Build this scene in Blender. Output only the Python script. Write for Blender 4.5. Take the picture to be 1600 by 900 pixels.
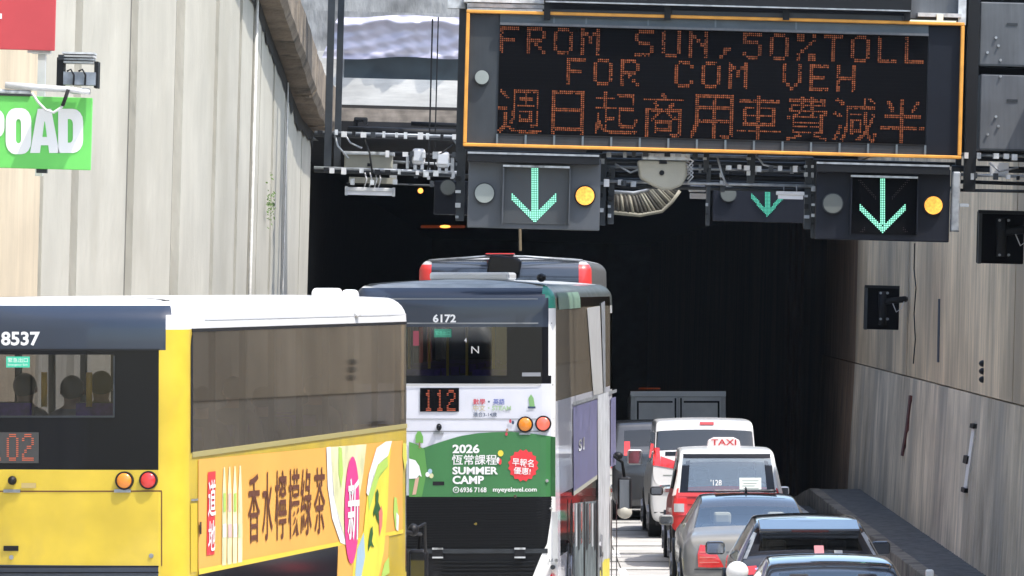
import bpy, bmesh, math, random
from mathutils import Vector, Matrix
from mathutils.bvhtree import BVHTree
random.seed(7)
R = math.radians
scene = bpy.context.scene
for o in list(bpy.data.objects): bpy.data.objects.remove(o)

# ---------------------------------------------------------------- camera, light
F, CH = 9000.0, 4.2                      # focal length in photo pixels, camera height
TH = 0.0262                              # the road is canted against the walls by 1.5 degrees
cam_d = bpy.data.cameras.new('camera'); cam = bpy.data.objects.new('camera', cam_d)
scene.collection.objects.link(cam)
cam.location = (0, 0, CH); cam.rotation_euler = (R(90), 0, 0)
cam_d.sensor_width = 36; cam_d.lens = 36*F/1600; cam_d.clip_start = 1; cam_d.clip_end = 5000
scene.camera = cam
SUN_EL, SUN_AZ = 61.0, 56.0              # azimuth measured from behind the camera towards the right
world = bpy.data.worlds.new('World'); scene.world = world; world.use_nodes = True
wn = world.node_tree.nodes; wl = world.node_tree.links
sky = wn.new('ShaderNodeTexSky'); sky.sky_type = 'NISHITA'; sky.sun_disc = False
sd = Vector((math.cos(R(SUN_EL))*math.sin(R(SUN_AZ)), -math.cos(R(SUN_EL))*math.cos(R(SUN_AZ)), math.sin(R(SUN_EL))))
sky.sun_elevation = R(SUN_EL); sky.sun_rotation = math.atan2(sd.x, sd.y)
sky.air_density = 1.2; sky.dust_density = 2.0
wn['Background'].inputs['Strength'].default_value = 0.15
wl.new(sky.outputs[0], wn['Background'].inputs['Color'])
sun_d = bpy.data.lights.new('sun', 'SUN'); sun_d.energy = 2.1; sun_d.angle = R(0.6); sun_d.color = (1, .96, .89)
sun = bpy.data.objects.new('sun', sun_d); scene.collection.objects.link(sun)
sun.rotation_euler = sd.to_track_quat('Z', 'Y').to_euler(); sun.location = (20, -20, 60)
scene.view_settings.view_transform = 'Standard'; scene.view_settings.look = 'None'
scene.view_settings.exposure = 1.26; scene.view_settings.gamma = 1

HAZE = True
# ---------------------------------------------------------------- materials
MATS = {}
def mat(name, col, rough=.6, metal=0, var=0, vscale=3, streak=0, sscale=(5, 5, .35), bump=0, emit=None, es=0,
        coat=0, rnd=0, dirt=None, spec=None):
    if name in MATS: return MATS[name]
    m = bpy.data.materials.new(name); m.use_nodes = True; MATS[name] = m
    n, l = m.node_tree.nodes, m.node_tree.links
    b = n['Principled BSDF']
    b.inputs['Base Color'].default_value = (*col, 1); b.inputs['Roughness'].default_value = rough
    b.inputs['Metallic'].default_value = metal
    if coat: b.inputs['Coat Weight'].default_value = coat; b.inputs['Coat Roughness'].default_value = .04
    if spec is not None: b.inputs['Specular IOR Level'].default_value = spec
    if emit: b.inputs['Emission Color'].default_value = (*emit, 1); b.inputs['Emission Strength'].default_value = es
    src = None
    geo = n.new('ShaderNodeNewGeometry')
    def mul(a, fac_out, lo, hi, amin=.35, amax=.65):
        mr = n.new('ShaderNodeMapRange'); mr.inputs['From Min'].default_value = amin; mr.inputs['From Max'].default_value = amax
        mr.inputs['To Min'].default_value = lo; mr.inputs['To Max'].default_value = hi
        l.new(fac_out, mr.inputs['Value'])
        vm = n.new('ShaderNodeVectorMath'); vm.operation = 'SCALE'
        if a is None: vm.inputs[0].default_value = col
        else: l.new(a, vm.inputs[0])
        l.new(mr.outputs[0], vm.inputs['Scale']); return vm.outputs[0]
    if var:
        t = n.new('ShaderNodeTexNoise'); t.inputs['Scale'].default_value = vscale; t.inputs['Detail'].default_value = 6
        l.new(geo.outputs['Position'], t.inputs['Vector'])
        src = mul(src, t.outputs['Fac'], 1-var, 1+var*.5)
        if rough < .5:
            mr = n.new('ShaderNodeMapRange'); mr.inputs['To Min'].default_value = rough*.8; mr.inputs['To Max'].default_value = min(1, rough*1.5+.05)
            l.new(t.outputs['Fac'], mr.inputs['Value']); l.new(mr.outputs[0], b.inputs['Roughness'])
    if streak:
        mp = n.new('ShaderNodeMapping'); mp.inputs['Scale'].default_value = sscale
        l.new(geo.outputs['Position'], mp.inputs['Vector'])
        for sc_, wgt in ((1, 1), (3.7, .55)):
            t = n.new('ShaderNodeTexNoise'); t.inputs['Scale'].default_value = sc_; t.inputs['Detail'].default_value = 5
            t.inputs['Roughness'].default_value = .65
            l.new(mp.outputs[0], t.inputs['Vector'])
            src = mul(src, t.outputs['Fac'], 1-streak*wgt, 1+streak*.3*wgt)
            last = t
    if rnd:
        oi = n.new('ShaderNodeObjectInfo'); src = mul(src, oi.outputs['Random'], 1-rnd, 1+rnd*.4, 0, 1)
    if dirt:                             # a second colour in patches
        dc, thr = dirt
        t = n.new('ShaderNodeTexNoise'); t.inputs['Scale'].default_value = vscale*.7; t.inputs['Detail'].default_value = 8
        mp = n.new('ShaderNodeMapping'); mp.inputs['Location'].default_value = (3, 7, 1); mp.inputs['Scale'].default_value = (1, 1, .5)
        l.new(geo.outputs['Position'], mp.inputs['Vector']); l.new(mp.outputs[0], t.inputs['Vector'])
        cr = n.new('ShaderNodeMapRange'); cr.inputs['From Min'].default_value = thr; cr.inputs['From Max'].default_value = thr+.15
        l.new(t.outputs['Fac'], cr.inputs['Value'])
        mx = n.new('ShaderNodeMix'); mx.data_type = 'RGBA'; l.new(cr.outputs[0], mx.inputs['Factor'])
        if src is None: mx.inputs[6].default_value = (*col, 1)
        else: l.new(src, mx.inputs[6])
        mx.inputs[7].default_value = (*dc, 1); src = mx.outputs[2]
    if src is not None: l.new(src, b.inputs['Base Color'])
    if bump:
        t = n.new('ShaderNodeTexNoise'); t.inputs['Scale'].default_value = 14; t.inputs['Detail'].default_value = 7
        mp = n.new('ShaderNodeMapping'); mp.inputs['Scale'].default_value = (1, 1, .3) if streak else (1, 1, 1)
        l.new(geo.outputs['Position'], mp.inputs['Vector']); l.new(mp.outputs[0], t.inputs['Vector'])
        bp = n.new('ShaderNodeBump'); bp.inputs['Strength'].default_value = bump; bp.inputs['Distance'].default_value = .05
        l.new(t.outputs['Fac'], bp.inputs['Height']); l.new(bp.outputs[0], b.inputs['Normal'])
    return m

def glass(name, tint, refl=1.0, rough=.03, wave=0.0, wall_refl=0, fcol=(.2, .17, .13), gcol=(.95, .95, .90)):
    if name in MATS: return MATS[name]
    m = bpy.data.materials.new(name); m.use_nodes = True; MATS[name] = m
    n, l = m.node_tree.nodes, m.node_tree.links; n.clear()
    out = n.new('ShaderNodeOutputMaterial'); mx = n.new('ShaderNodeMixShader')
    tr = n.new('ShaderNodeBsdfTransparent'); tr.inputs[0].default_value = (*tint, 1)
    gl = n.new('ShaderNodeBsdfGlossy'); gl.inputs['Roughness'].default_value = rough; gl.inputs[0].default_value = (*gcol, 1)
    fr = n.new('ShaderNodeFresnel'); fr.inputs['IOR'].default_value = 1.5
    mu = n.new('ShaderNodeMath'); mu.operation = 'MULTIPLY'; mu.inputs[1].default_value = refl; mu.use_clamp = True
    if wave:
        t = n.new('ShaderNodeTexNoise'); t.inputs['Scale'].default_value = 1.3
        geo = n.new('ShaderNodeNewGeometry'); l.new(geo.outputs['Position'], t.inputs['Vector'])
        bp = n.new('ShaderNodeBump'); bp.inputs['Strength'].default_value = wave; l.new(t.outputs['Fac'], bp.inputs['Height'])
        l.new(bp.outputs[0], gl.inputs['Normal']); l.new(bp.outputs[0], fr.inputs['Normal'])
    l.new(fr.outputs[0], mu.inputs[0]); l.new(mu.outputs[0], mx.inputs[0])
    if wall_refl:  # reflection of the brown wall painted in as an even diffuse share
        df = n.new('ShaderNodeBsdfDiffuse'); df.inputs[0].default_value = (*fcol, 1); m2 = n.new('ShaderNodeMixShader'); m2.inputs[0].default_value = wall_refl
        l.new(tr.outputs[0], m2.inputs[1]); l.new(df.outputs[0], m2.inputs[2]); tr = m2
    l.new(tr.outputs[0], mx.inputs[1]); l.new(gl.outputs[0], mx.inputs[2]); l.new(mx.outputs[0], out.inputs[0])
    return m

concrete_left = mat('concrete_left', (.50, .475, .405), .85, var=.10, vscale=.8, streak=.07, sscale=(1.5, 1.5, .3), bump=.25, dirt=((.40, .375, .31), .56))
groove_shade = mat('concrete_groove_shade', (.17, .163, .145), .9, var=.2, vscale=2, streak=.2)  # same concrete made darker; the shade in the grooves put into the colour
concrete_cream = mat('concrete_cream', (.60, .50, .36), .85, var=.1, vscale=1.2, streak=.12)
concrete_right = mat('concrete_right', (.80, .64, .44), .9, var=.3, vscale=.5, streak=.26, sscale=(4.5, 3.4, .3), bump=.5, dirt=((.40, .33, .24), .50))
concrete_ribbed = mat('concrete_ribbed', (.80, .69, .54), .9, var=.28, vscale=.6, streak=.27, sscale=(4, 3.2, .2), bump=.5, rnd=.22, dirt=((.42, .38, .32), .50))
concrete_grey = mat('concrete_grey', (.36, .36, .355), .9, var=.35, vscale=2.5, streak=.3, sscale=(2, 2, .6), bump=.4)
concrete_pale = mat('concrete_pale', (.78, .76, .71), .85, var=.15, vscale=1.5, streak=.2, sscale=(.6, .6, 4))
concrete_white = mat('concrete_white', (.8, .8, .77), .8, var=.05)
coping_brown = mat('coping_brown', (.23, .185, .14), .95, var=.3, vscale=3, dirt=((.05, .045, .04), .56), bump=.6)
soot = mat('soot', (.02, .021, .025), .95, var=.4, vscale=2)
tunnel_brown = mat('tunnel_wall', (.15, .085, .055), .8, streak=.5, sscale=(2, .6, .1))
stain = mat('black_stain', (.03, .028, .026), .95)
road_mat = mat('road_concrete', (.50, .49, .47), .85, var=.18, vscale=1.2, bump=.3, dirt=((.30, .29, .28), .58))
asphalt = mat('asphalt', (.06, .06, .06), .95, var=.4, vscale=5, bump=.6)
kerb_mat = mat('kerb_concrete', (.22, .19, .15), .9, var=.35, vscale=3, dirt=((.05, .045, .04), .55))
path_mat = mat('walkway', (.11, .108, .105), .95, var=.35, vscale=6, bump=.7, dirt=((.12, .12, .12), .62))
grass_mat = mat('grass', (.06, .09, .03), .95, var=.5, vscale=.5)
white_line = mat('road_paint', (.75, .75, .72), .7, var=.2, vscale=6)
steel_dark = mat('steel_dark', (.026, .031, .037), .55, metal=.1, var=.25, vscale=5)
steel_black = mat('steel_black', (.009, .010, .012), .6, spec=.25)
steel_white = mat('steel_pale', (.55, .57, .58), .5, metal=.2, var=.3, vscale=9, dirt=((.1, .1, .1), .58))
galv = mat('galvanised', (.36, .38, .40), .45, metal=.5, var=.3, vscale=10, dirt=((.12, .12, .12), .6))
panel_grey = mat('panel_grey', (.13, .138, .15), .55, metal=.2, var=.2, vscale=1.5, streak=.2)
sign_face = mat('sign_face', (.042, .049, .056), .6, var=.15, vscale=2, streak=.1, spec=.3)
sign_face_dark = mat('sign_face_dark', (.008, .010, .016), .6, var=.15, vscale=2, spec=.2)
signal_grey = mat('signal_grey', (.075, .083, .095), .5, var=.1, vscale=2)
signal_navy = mat('signal_navy', (.010, .012, .020), .55, var=.1, vscale=2, streak=.2, spec=.25)
led_black = mat('led_black', (.004, .004, .005), .8, spec=.05)
sign_orange = mat('sign_orange', (.74, .33, .05), .5, var=.15, vscale=6)
led_amber = mat('led_amber', (.25, .06, .01), .5, emit=(1, .24, .045), es=0.0330)
led_green = mat('led_green', (.05, .3, .2), .5, emit=(.04, .60, .36), es=0.4782)
led_core = mat('led_core', (.3, .6, .5), .5, emit=(.48, 1, .78), es=0.5547)
led_off = mat('led_off', (.07, .05, .05), .5)
led_red = mat('led_red', (.5, .1, .05), .5, emit=(1, .25, .1), es=0.0819)
amber_lamp = mat('amber_lamp', (.8, .35, .05), .4, var=.5, vscale=30, emit=(1, .40, .05), es=0.4515)
lens_grey = mat('lens_grey', (.27, .30, .28), .35, var=.1)
lens_dim = mat('lens_dim', (.12, .13, .12), .35)
beige = mat('beige_box', (.36, .345, .28), .6, var=.12, vscale=3)
white_box = mat('white_box', (.60, .60, .60), .5, var=.08, vscale=4)
black_plastic = mat('black_plastic', (.010, .010, .012), .5, spec=.3)
black_gloss = mat('black_gloss', (.005, .006, .009), .10, spec=.3)
rubber = mat('rubber', (.015, .015, .015), .9)
white_letter = mat('white_letter', (.82, .82, .82), .5)
sodium = mat('sodium_lamp', (.9, .4, .1), .5, emit=(1, .33, .06), es=1.3270)
orange_glow = mat('orange_streak', (.12, .03, .012), .5, emit=(1, .16, .02), es=0.0301)  # dim glow for a reflection streak and a tail-light glow, not lamps
red_sign = mat('red_sign', (.50, .055, .065), .6, var=.06)
green_sign = mat('green_sign', (.15, .60, .12), .6, var=.06)
clear_dark = glass('glass_tinted', (.50, .50, .53), 1.2, .02, .02)
glass_side = glass('glass_bus_side', (.70, .62, .54), 1.25, .03, .02, wall_refl=.30, fcol=(.17, .145, .115), gcol=(1, .93, .82))  # diffuse brown share paints the right wall's reflection into the panes
glass_refl = glass('glass_bus_refl', (.5, .45, .4), .8, .05, .03, wall_refl=.85, fcol=(.25, .215, .165), gcol=(1, .95, .85))  # mostly diffuse brown, standing in for the wall's reflection
glass_car = glass('glass_car', (.80, .85, .85), 2.0, .02)
glass_dark = glass('glass_dark', (.10, .11, .13), 1.5, .03, .03)
plastic_sheet = None

# ---------------------------------------------------------------- mesh helpers
C = scene.collection
class MB:
    def __init__(s): s.v = []; s.f = []
    def add(s, vs, fs):
        k = len(s.v); s.v += [tuple(v) for v in vs]; s.f += [tuple(i+k for i in f) for f in fs]; return s
    def box(s, x0, y0, z0, x1, y1, z1):
        if x0 > x1: x0, x1 = x1, x0
        if y0 > y1: y0, y1 = y1, y0
        if z0 > z1: z0, z1 = z1, z0
        return s.add([(x0,y0,z0),(x1,y0,z0),(x1,y1,z0),(x0,y1,z0),(x0,y0,z1),(x1,y0,z1),(x1,y1,z1),(x0,y1,z1)],
              [(0,3,2,1),(4,5,6,7),(0,1,5,4),(1,2,6,5),(2,3,7,6),(3,0,4,7)])
    def prism(s, poly, y0, y1):            # poly of (x,z), extruded along y
        n = len(poly)
        return s.add([(x, y0, z) for x, z in poly]+[(x, y1, z) for x, z in poly],
              [tuple(range(n-1, -1, -1)), tuple(range(n, 2*n))]+[(i, (i+1) % n, n+(i+1) % n, n+i) for i in range(n)])
    def tube(s, pts, r, n=8, cap=True):
        pts = [Vector(p) for p in pts]; rings = []
        for i, p in enumerate(pts):
            d = (pts[min(i+1, len(pts)-1)]-pts[max(i-1, 0)]).normalized()
            a = d.orthogonal().normalized() if i == 0 else (pa - d*pa.dot(d)).normalized()
            pa = a; b = d.cross(a)
            rr = r[i] if isinstance(r, (list, tuple)) else r
            rings.append([p+(a*math.cos(2*math.pi*k/n)+b*math.sin(2*math.pi*k/n))*rr for k in range(n)])
        vs = [v for q in rings for v in q]; fs = []
        for i in range(len(pts)-1):
            for k in range(n): fs.append((i*n+k, i*n+(k+1) % n, (i+1)*n+(k+1) % n, (i+1)*n+k))
        if cap: fs += [tuple(range(n-1, -1, -1)), tuple((len(pts)-1)*n+k for k in range(n))]
        return s.add(vs, fs)
    def disc(s, x, z, y0, y1, r, n=20, r2=None):   # cylinder along y
        return s.tube([(x, y0, z), (x, y1, z)], [r, r2 or r], n)
    def ell(s, c, rx, ry, rz, nu=12, nv=8):
        vs = []; fs = []
        for j in range(nv+1):
            a = math.pi*j/nv
            for i in range(nu):
                b = 2*math.pi*i/nu
                vs.append((c[0]+rx*math.sin(a)*math.cos(b), c[1]+ry*math.sin(a)*math.sin(b), c[2]+rz*math.cos(a)))
        for j in range(nv):
            for i in range(nu):
                fs.append((j*nu+i, (j+1)*nu+i, (j+1)*nu+(i+1) % nu, j*nu+(i+1) % nu))
        return s.add(vs, fs)
    def mesh(s, name):
        me = bpy.data.meshes.new(name); me.from_pydata(s.v, [], s.f); me.validate(); me.update(); return me

def link(name, me, m, parent=None, smooth=False, kind=None):
    o = bpy.data.objects.new(name, me); C.objects.link(o)
    if m is not None:
        me.materials.clear(); me.materials.append(m)
    if smooth:
        for p in me.polygons: p.use_smooth = True
    if parent is not None: o.parent = parent
    if kind: o['kind'] = kind
    return o
def obj(name, mb, m, parent=None, smooth=False, kind=None, bevel=0, seg=2):
    me = mb.mesh(name)
    if bevel:
        bm = bmesh.new(); bm.from_mesh(me)
        bmesh.ops.recalc_face_normals(bm, faces=bm.faces)
        es = [e for e in bm.edges if len(e.link_faces) == 2 and e.calc_face_angle(0) > .6]
        bmesh.ops.bevel(bm, geom=es, offset=bevel, segments=seg, affect='EDGES', profile=.5)
        bm.to_mesh(me); bm.free(); smooth = False
    else:
        bm = bmesh.new(); bm.from_mesh(me); bmesh.ops.recalc_face_normals(bm, faces=bm.faces); bm.to_mesh(me); bm.free()
    return link(name, me, m, parent, smooth, kind)
def thing(name, label, cat, loc=(0, 0, 0), rot=(0, 0, 0), group=None):
    o = bpy.data.objects.new(name, None); C.objects.link(o); o.empty_display_size = .3
    o.location = loc; o.rotation_euler = rot; o['label'] = label; o['category'] = cat
    if group: o['group'] = group
    bpy.context.view_layer.update() if False else None
    return o
def tag(o, label, cat, group=None):
    o['label'] = label; o['category'] = cat
    if group: o['group'] = group
    return o
def structure(name, mb, m): return obj(name, mb, m, kind='structure')

# pixel helpers: a point of the photograph at a known distance
def P(px, py, D): return Vector(((px-800)*D/F, D, CH-(py-450)*D/F))
def G(px, py, D):                          # the same point in the walls' own frame (canted by TH about the view axis)
    x = (px-800)*D/F; z = -(py-450)*D/F
    return (x*math.cos(TH)-z*math.sin(TH), D, x*math.sin(TH)+z*math.cos(TH))
def SW(x, y, z): return (x*math.cos(TH)+z*math.sin(TH), y, CH-x*math.sin(TH)+z*math.cos(TH))
class Hung:                                # a thing of the gantry or walls, modelled in metres from a pixel centre
    def __init__(s, name, label, cat, px, py, D, group=None):
        s.px, s.py, s.D, s.k = px, py, D, D/F
        s.t = thing(name, label, cat, P(px, py, D), (0, TH, 0), group)
    def l(s, px, py, dy=0):
        x = (px-s.px)*s.k; z = -(py-s.py)*s.k
        return (x*math.cos(TH)-z*math.sin(TH), dy, x*math.sin(TH)+z*math.cos(TH))
    def rect(s, name, x0, y0, x1, y1, d0, d1, m, parent=None, bevel=0):     # box from a pixel rectangle, depth d0..d1
        cx, cy = (x0+x1)/2, (y0+y1)/2; c = s.l(cx, cy); w = (x1-x0)*s.k/2; h = (y1-y0)*s.k/2
        return obj(name, MB().box(c[0]-w, d0, c[2]-h, c[0]+w, d1, c[2]+h), m, parent or s.t, bevel=bevel)
    def tube(s, name, pts, r, m, parent=None, n=8):
        return obj(name, MB().tube([s.l(*p) for p in pts], r, n), m, parent or s.t, smooth=True)
    def disc(s, name, px, py, rpx, d0, d1, m, parent=None, n=24, taper=1):
        c = s.l(px, py); return obj(name, MB().disc(c[0], c[2], d0, d1, rpx*s.k, n, rpx*s.k*taper), m, parent or s.t)

# text as mesh, normalised to a unit box
_TC = {}
def glyphs(text, bold=0.0):
    key = (text, bold)
    if key in _TC: return _TC[key]
    cu = bpy.data.curves.new('text', 'FONT'); cu.body = text; cu.size = 1; cu.offset = bold; cu.resolution_u = 3
    ob = bpy.data.objects.new('text', cu); C.objects.link(ob)
    dg = bpy.context.evaluated_depsgraph_get(); me = ob.evaluated_get(dg).to_mesh()
    vs = [(v.co.x, v.co.y) for v in me.vertices]; fs = [tuple(p.vertices) for p in me.polygons]
    ob.evaluated_get(dg).to_mesh_clear(); bpy.data.objects.remove(ob); bpy.data.curves.remove(cu)
    if not vs: return [], [], 1
    x0 = min(v[0] for v in vs); x1 = max(v[0] for v in vs); y0 = min(v[1] for v in vs); y1 = max(v[1] for v in vs)
    vs = [((a-x0)/(x1-x0), (b-y0)/(y1-y0)) for a, b in vs]
    _TC[key] = (vs, fs, (x1-x0)/(y1-y0)); return _TC[key]

def grid_quad(q, nu, nv):                  # bilinear patch from 4 (a,b) corners: bl, br, tr, tl
    vs = []; fs = []
    for j in range(nv+1):
        for i in range(nu+1):
            u, v = i/nu, j/nv
            vs.append(tuple((q[0][k]*(1-u)+q[1][k]*u)*(1-v)+(q[3][k]*(1-u)+q[2][k]*u)*v for k in (0, 1)))
    for j in range(nv):
        for i in range(nu):
            a = j*(nu+1)+i; fs.append((a, a+1, a+nu+2, a+nu+1))
    return vs, fs

class Vehicle:
    """A vehicle whose local frame is: origin on the ground under its rear, +y forward, +x right."""
    def __init__(s, name, label, cat, px, D, yaw, z=0, group=None, pitch=0):
        s.px = px; x = (px-800)*D/F
        s.t = thing(name, label, cat, (x, D, z), (pitch, 0, -R(yaw)), group)
        s.M = Matrix.Translation((x, D, z)) @ Matrix.Rotation(-R(yaw), 4, 'Z') @ Matrix.Rotation(pitch, 4, 'X')
        s.Mi = s.M.inverted(); s.bvh = None; s.half = 1.25; s.parts = {}
    def _ray(s, px, py):
        o = s.Mi @ Vector((0, 0, CH)); d = (s.Mi @ P(px, py, 50)) - o; return o, d
    def rear(s, px, py, y=0):
        o, d = s._ray(px, py); t = (y-o.y)/d.y; q = o+d*t; return (q.x, q.z)
    def side(s, px, py):
        o, d = s._ray(px, py); t = (s.half-o.x)/d.x; q = o+d*t; return (q.y, q.z)
    def project(s, vs2, axis, off):
        out = []
        for a, b in vs2:
            if axis == 'rear': o, d = Vector((a, -6, b)), Vector((0, 1, 0))
            elif axis == 'right': o, d = Vector((6, a, b)), Vector((-1, 0, 0))
            elif axis == 'left': o, d = Vector((-6, a, b)), Vector((1, 0, 0))
            elif axis == 'top': o, d = Vector((a, b, 8)), Vector((0, 0, -1))
            h = s.bvh.ray_cast(o, d)
            p = h[0]
            if p is None or (axis == 'rear' and p.y > 2.6): p = o + d*((6 if axis == 'rear' else 6-s.half) if axis != 'top' else 6)
            out.append(tuple(p-d*off))
        return out
    def decal(s, name, quad, axis, m, off=.006, nu=6, nv=4, parent=None, thick=0):
        vs, fs = grid_quad(quad, nu, nv); p = s.project(vs, axis, off); mb = MB()
        mb.add(p, fs)
        if thick:                                    # a raised body with sides
            d = Vector({'rear': (0, 1, 0), 'right': (-1, 0, 0), 'left': (1, 0, 0), 'top': (0, 0, -1)}[axis])*(thick+off)
            n = len(vs); per = [i for i in range(nu+1)]+[(j+1)*(nu+1)-1 for j in range(1, nv+1)]+[nv*(nu+1)+i for i in range(nu-1, -1, -1)]+[j*(nu+1) for j in range(nv-1, 0, -1)]
            back = [tuple(Vector(p[i])+d) for i in per]; k = len(mb.v); mb.v += back
            for i in range(len(per)): mb.f.append((per[i], per[(i+1) % len(per)], k+(i+1) % len(per), k+i))
        return obj(name, mb, m, parent or s.t, smooth=not thick)
    def poly(s, name, pts, axis, m, off=.008, parent=None):
        n = len(pts); cx = sum(p[0] for p in pts)/n; cz = sum(p[1] for p in pts)/n
        mid = [((p[0]+cx)/2, (p[1]+cz)/2) for p in pts]
        vs = list(pts)+mid+[(cx, cz)]
        fs = [(i, (i+1) % n, n+(i+1) % n, n+i) for i in range(n)]+[(n+i, n+(i+1) % n, 2*n) for i in range(n)]
        return obj(name, MB().add(s.project(vs, axis, off), fs), m, parent or s.t)
    def text(s, txt, quad, axis, m, off=.012, bold=.02, name='lettering', parent=None):
        vs, fs, _ = glyphs(txt, bold)
        q = quad; v2 = [tuple((q[0][k]*(1-u)+q[1][k]*u)*(1-v)+(q[3][k]*(1-u)+q[2][k]*u)*v for k in (0, 1)) for u, v in vs]
        return obj(name, MB().add(s.project(v2, axis, off), fs), m, parent or s.t)
    def rq(s, x0, y0, x1, y1, y=0):                  # pixel rectangle on the rear plane
        return [s.rear(x0, y1, y), s.rear(x1, y1, y), s.rear(x1, y0, y), s.rear(x0, y0, y)]
    def sq(s, a, b, c, d): return [s.side(*a), s.side(*b), s.side(*c), s.side(*d)]   # bl, br, tr, tl pixels

# 5x7 letters for the dot-matrix displays
FONT = {'F':'11111 10000 10000 11110 10000 10000 10000','R':'11110 10001 10001 11110 10100 10010 10001','O':'01110 10001 10001 10001 10001 10001 01110',
'M':'10001 11011 10101 10101 10001 10001 10001','S':'01111 10000 10000 01110 00001 00001 11110','U':'10001 10001 10001 10001 10001 10001 01110',
'N':'10001 11001 10101 10011 10001 10001 10001',',':'00000 00000 00000 00000 00110 00100 01000','5':'11111 10000 11110 00001 00001 10001 01110',
'0':'01110 10001 10001 10001 10001 10001 01110','%':'11001 11001 00010 00100 01000 10011 10011','T':'11111 00100 00100 00100 00100 00100 00100',
'L':'10000 10000 10000 10000 10000 10000 11111','C':'01110 10001 10000 10000 10000 10001 01110','V':'10001 10001 10001 10001 10001 01010 00100',
'E':'11111 10000 10000 11110 10000 10000 11111','H':'10001 10001 10001 11111 10001 10001 10001','1':'00100 01100 00100 00100 00100 00100 01110',
'2':'01110 10001 00001 00110 01000 10000 11111'}
def latin_dots(ch):                        # 10 x 14 dots, corners softened
    rows = FONT[ch].split(); out = []
    for r in range(7):
        for c in range(5):
            if rows[r][c] == '1':
                for a in (0, 1):
                    for b in (0, 1): out.append((c*2+a, r*2+b))
    return out
def cjk_dots(ch, n=24):
    vs, fs, asp = glyphs(ch, 0.0); out = []
    tris = [[vs[i] for i in (f[0], f[k], f[k+1])] for f in fs for k in range(1, len(f)-1)]
    w = min(1, asp) if asp < 1 else 1; ox = (1-w)/2
    for r in range(n):
        for c in range(n):
            u, v = ((c+.5)/n-ox)/w, 1-(r+.5)/n
            for a, b, d in tris:
                c1 = (b[0]-a[0])*(v-a[1])-(b[1]-a[1])*(u-a[0]); c2 = (d[0]-b[0])*(v-b[1])-(d[1]-b[1])*(u-b[0]); c3 = (a[0]-d[0])*(v-d[1])-(a[1]-d[1])*(u-d[0])
                if (c1 >= 0 and c2 >= 0 and c3 >= 0) or (c1 <= 0 and c2 <= 0 and c3 <= 0): out.append((c, r)); break
    return out

# ================================================================= THE SETTING
def interp(x, tab):
    if x <= tab[0][0]: return tab[0][1]
    for (a, b), (c, d) in zip(tab, tab[1:]):
        if x <= c: return b+(d-b)*(x-a)/(c-a)
    return tab[-1][1]
def road_z(y): return 0 if y < 112 else -(y-112)*.06 if y < 220 else -108*.06

structure('ground', MB().box(-900, -900, -9, 900, 1500, -8.5), grass_mat)
# road base sheet and concrete slabs of the carriageway
rb = MB()
ys = [-80, 0, 40, 60, 80, 100, 112, 130, 150, 180, 220, 300]
for a, b in zip(ys, ys[1:]):
    rb.add([(-14, a, road_z(a)-.03), (8, a, road_z(a)-.03), (8, b, road_z(b)-.03), (-14, b, road_z(b)-.03)], [(0, 1, 2, 3)])
road = structure('road', rb, asphalt)
joints = [30, 36, 42, 48, 54, 60, 65, 69, 73.2, 77, 79.5, 82.6, 85.9, 88.4, 91.2, 93.8, 96.8, 99.8, 103, 106, 109, 112, 116, 120, 126, 132, 140, 150]
for a, b in zip(joints, joints[1:]):
    for x0, x1 in ((-5.0, -1.3), (-1.28, 1.62), (1.64, 5.55)):
        if a < 60 and x0 > -5: pass
        za, zb = road_z(a), road_z(b); g = .2
        s_ = MB().add([(x0, a+g, za-.2), (x1, a+g, za-.2), (x1, b-g, zb-.2), (x0, b-g, zb-.2), (x0, a+g, za), (x1, a+g, za), (x1, b-g, zb), (x0, b-g, zb)],
              [(0,3,2,1),(4,5,6,7),(0,1,5,4),(1,2,6,5),(2,3,7,6),(3,0,4,7)])
        obj('slab', s_, road_mat, road)
near = MB().box(-14, -80, -.2, 5.55, 29.9, 0); obj('near_pavement', near, road_mat, road)
nl = MB().box(-14, 29.9, -.2, -5.05, 86, -.004); obj('shoulder_pavement', nl, road_mat, road)
for k in range(14):                          # lane marking between the lanes
    a = 30+k*6.0
    if a > 108: break
    obj('lane_mark', MB().box(1.58, a, .0005, 1.70, a+2.2, .005), white_line, road)
obj('edge_line', MB().box(5.2, 0, .0005, 5.32, 111, .005), white_line, road)

# right-hand walkway with kerb blocks
def kx(y): return 5.58+(y-79)*.006          # kerb face
def wbx(y): return 6.42+(y-78)*.0095        # foot of the wall
wk = MB(); yy = [-20, 40, 60, 70, 80, 90, 100, 112, 130, 160, 220]
for a, b in zip(yy, yy[1:]):
    wk.add([(kx(a)+.2, a, road_z(a)-.2), (kx(b)+.2, b, road_z(b)-.2), (kx(b)+.2, b, road_z(b)+.29), (kx(a)+.2, a, road_z(a)+.29),
            (wbx(a)+.9, a, road_z(a)+.29), (wbx(b)+.9, b, road_z(b)+.29)], [(0, 1, 2, 3), (3, 2, 5, 4)])
walk = structure('walkway', wk, path_mat)
y = 55.0
while y < 140:
    L_ = 1.9; za, zb = road_z(y), road_z(y+L_); dx = random.uniform(-.008, .008)
    v = [(kx(y)+dx, y+.02, za-.1), (kx(y)+.2, y+.02, za-.1), (kx(y+L_)+.2, y+L_-.02, zb-.1), (kx(y+L_)+dx, y+L_-.02, zb-.1)]
    v += [(a, b, c+.4+random.uniform(0, .01)) for a, b, c in v]
    obj('kerb_block', MB().add(v, [(0,3,2,1),(4,5,6,7),(0,1,5,4),(1,2,6,5),(2,3,7,6),(3,0,4,7)]), kerb_mat, walk, bevel=.012, seg=1)
    y += L_

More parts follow.
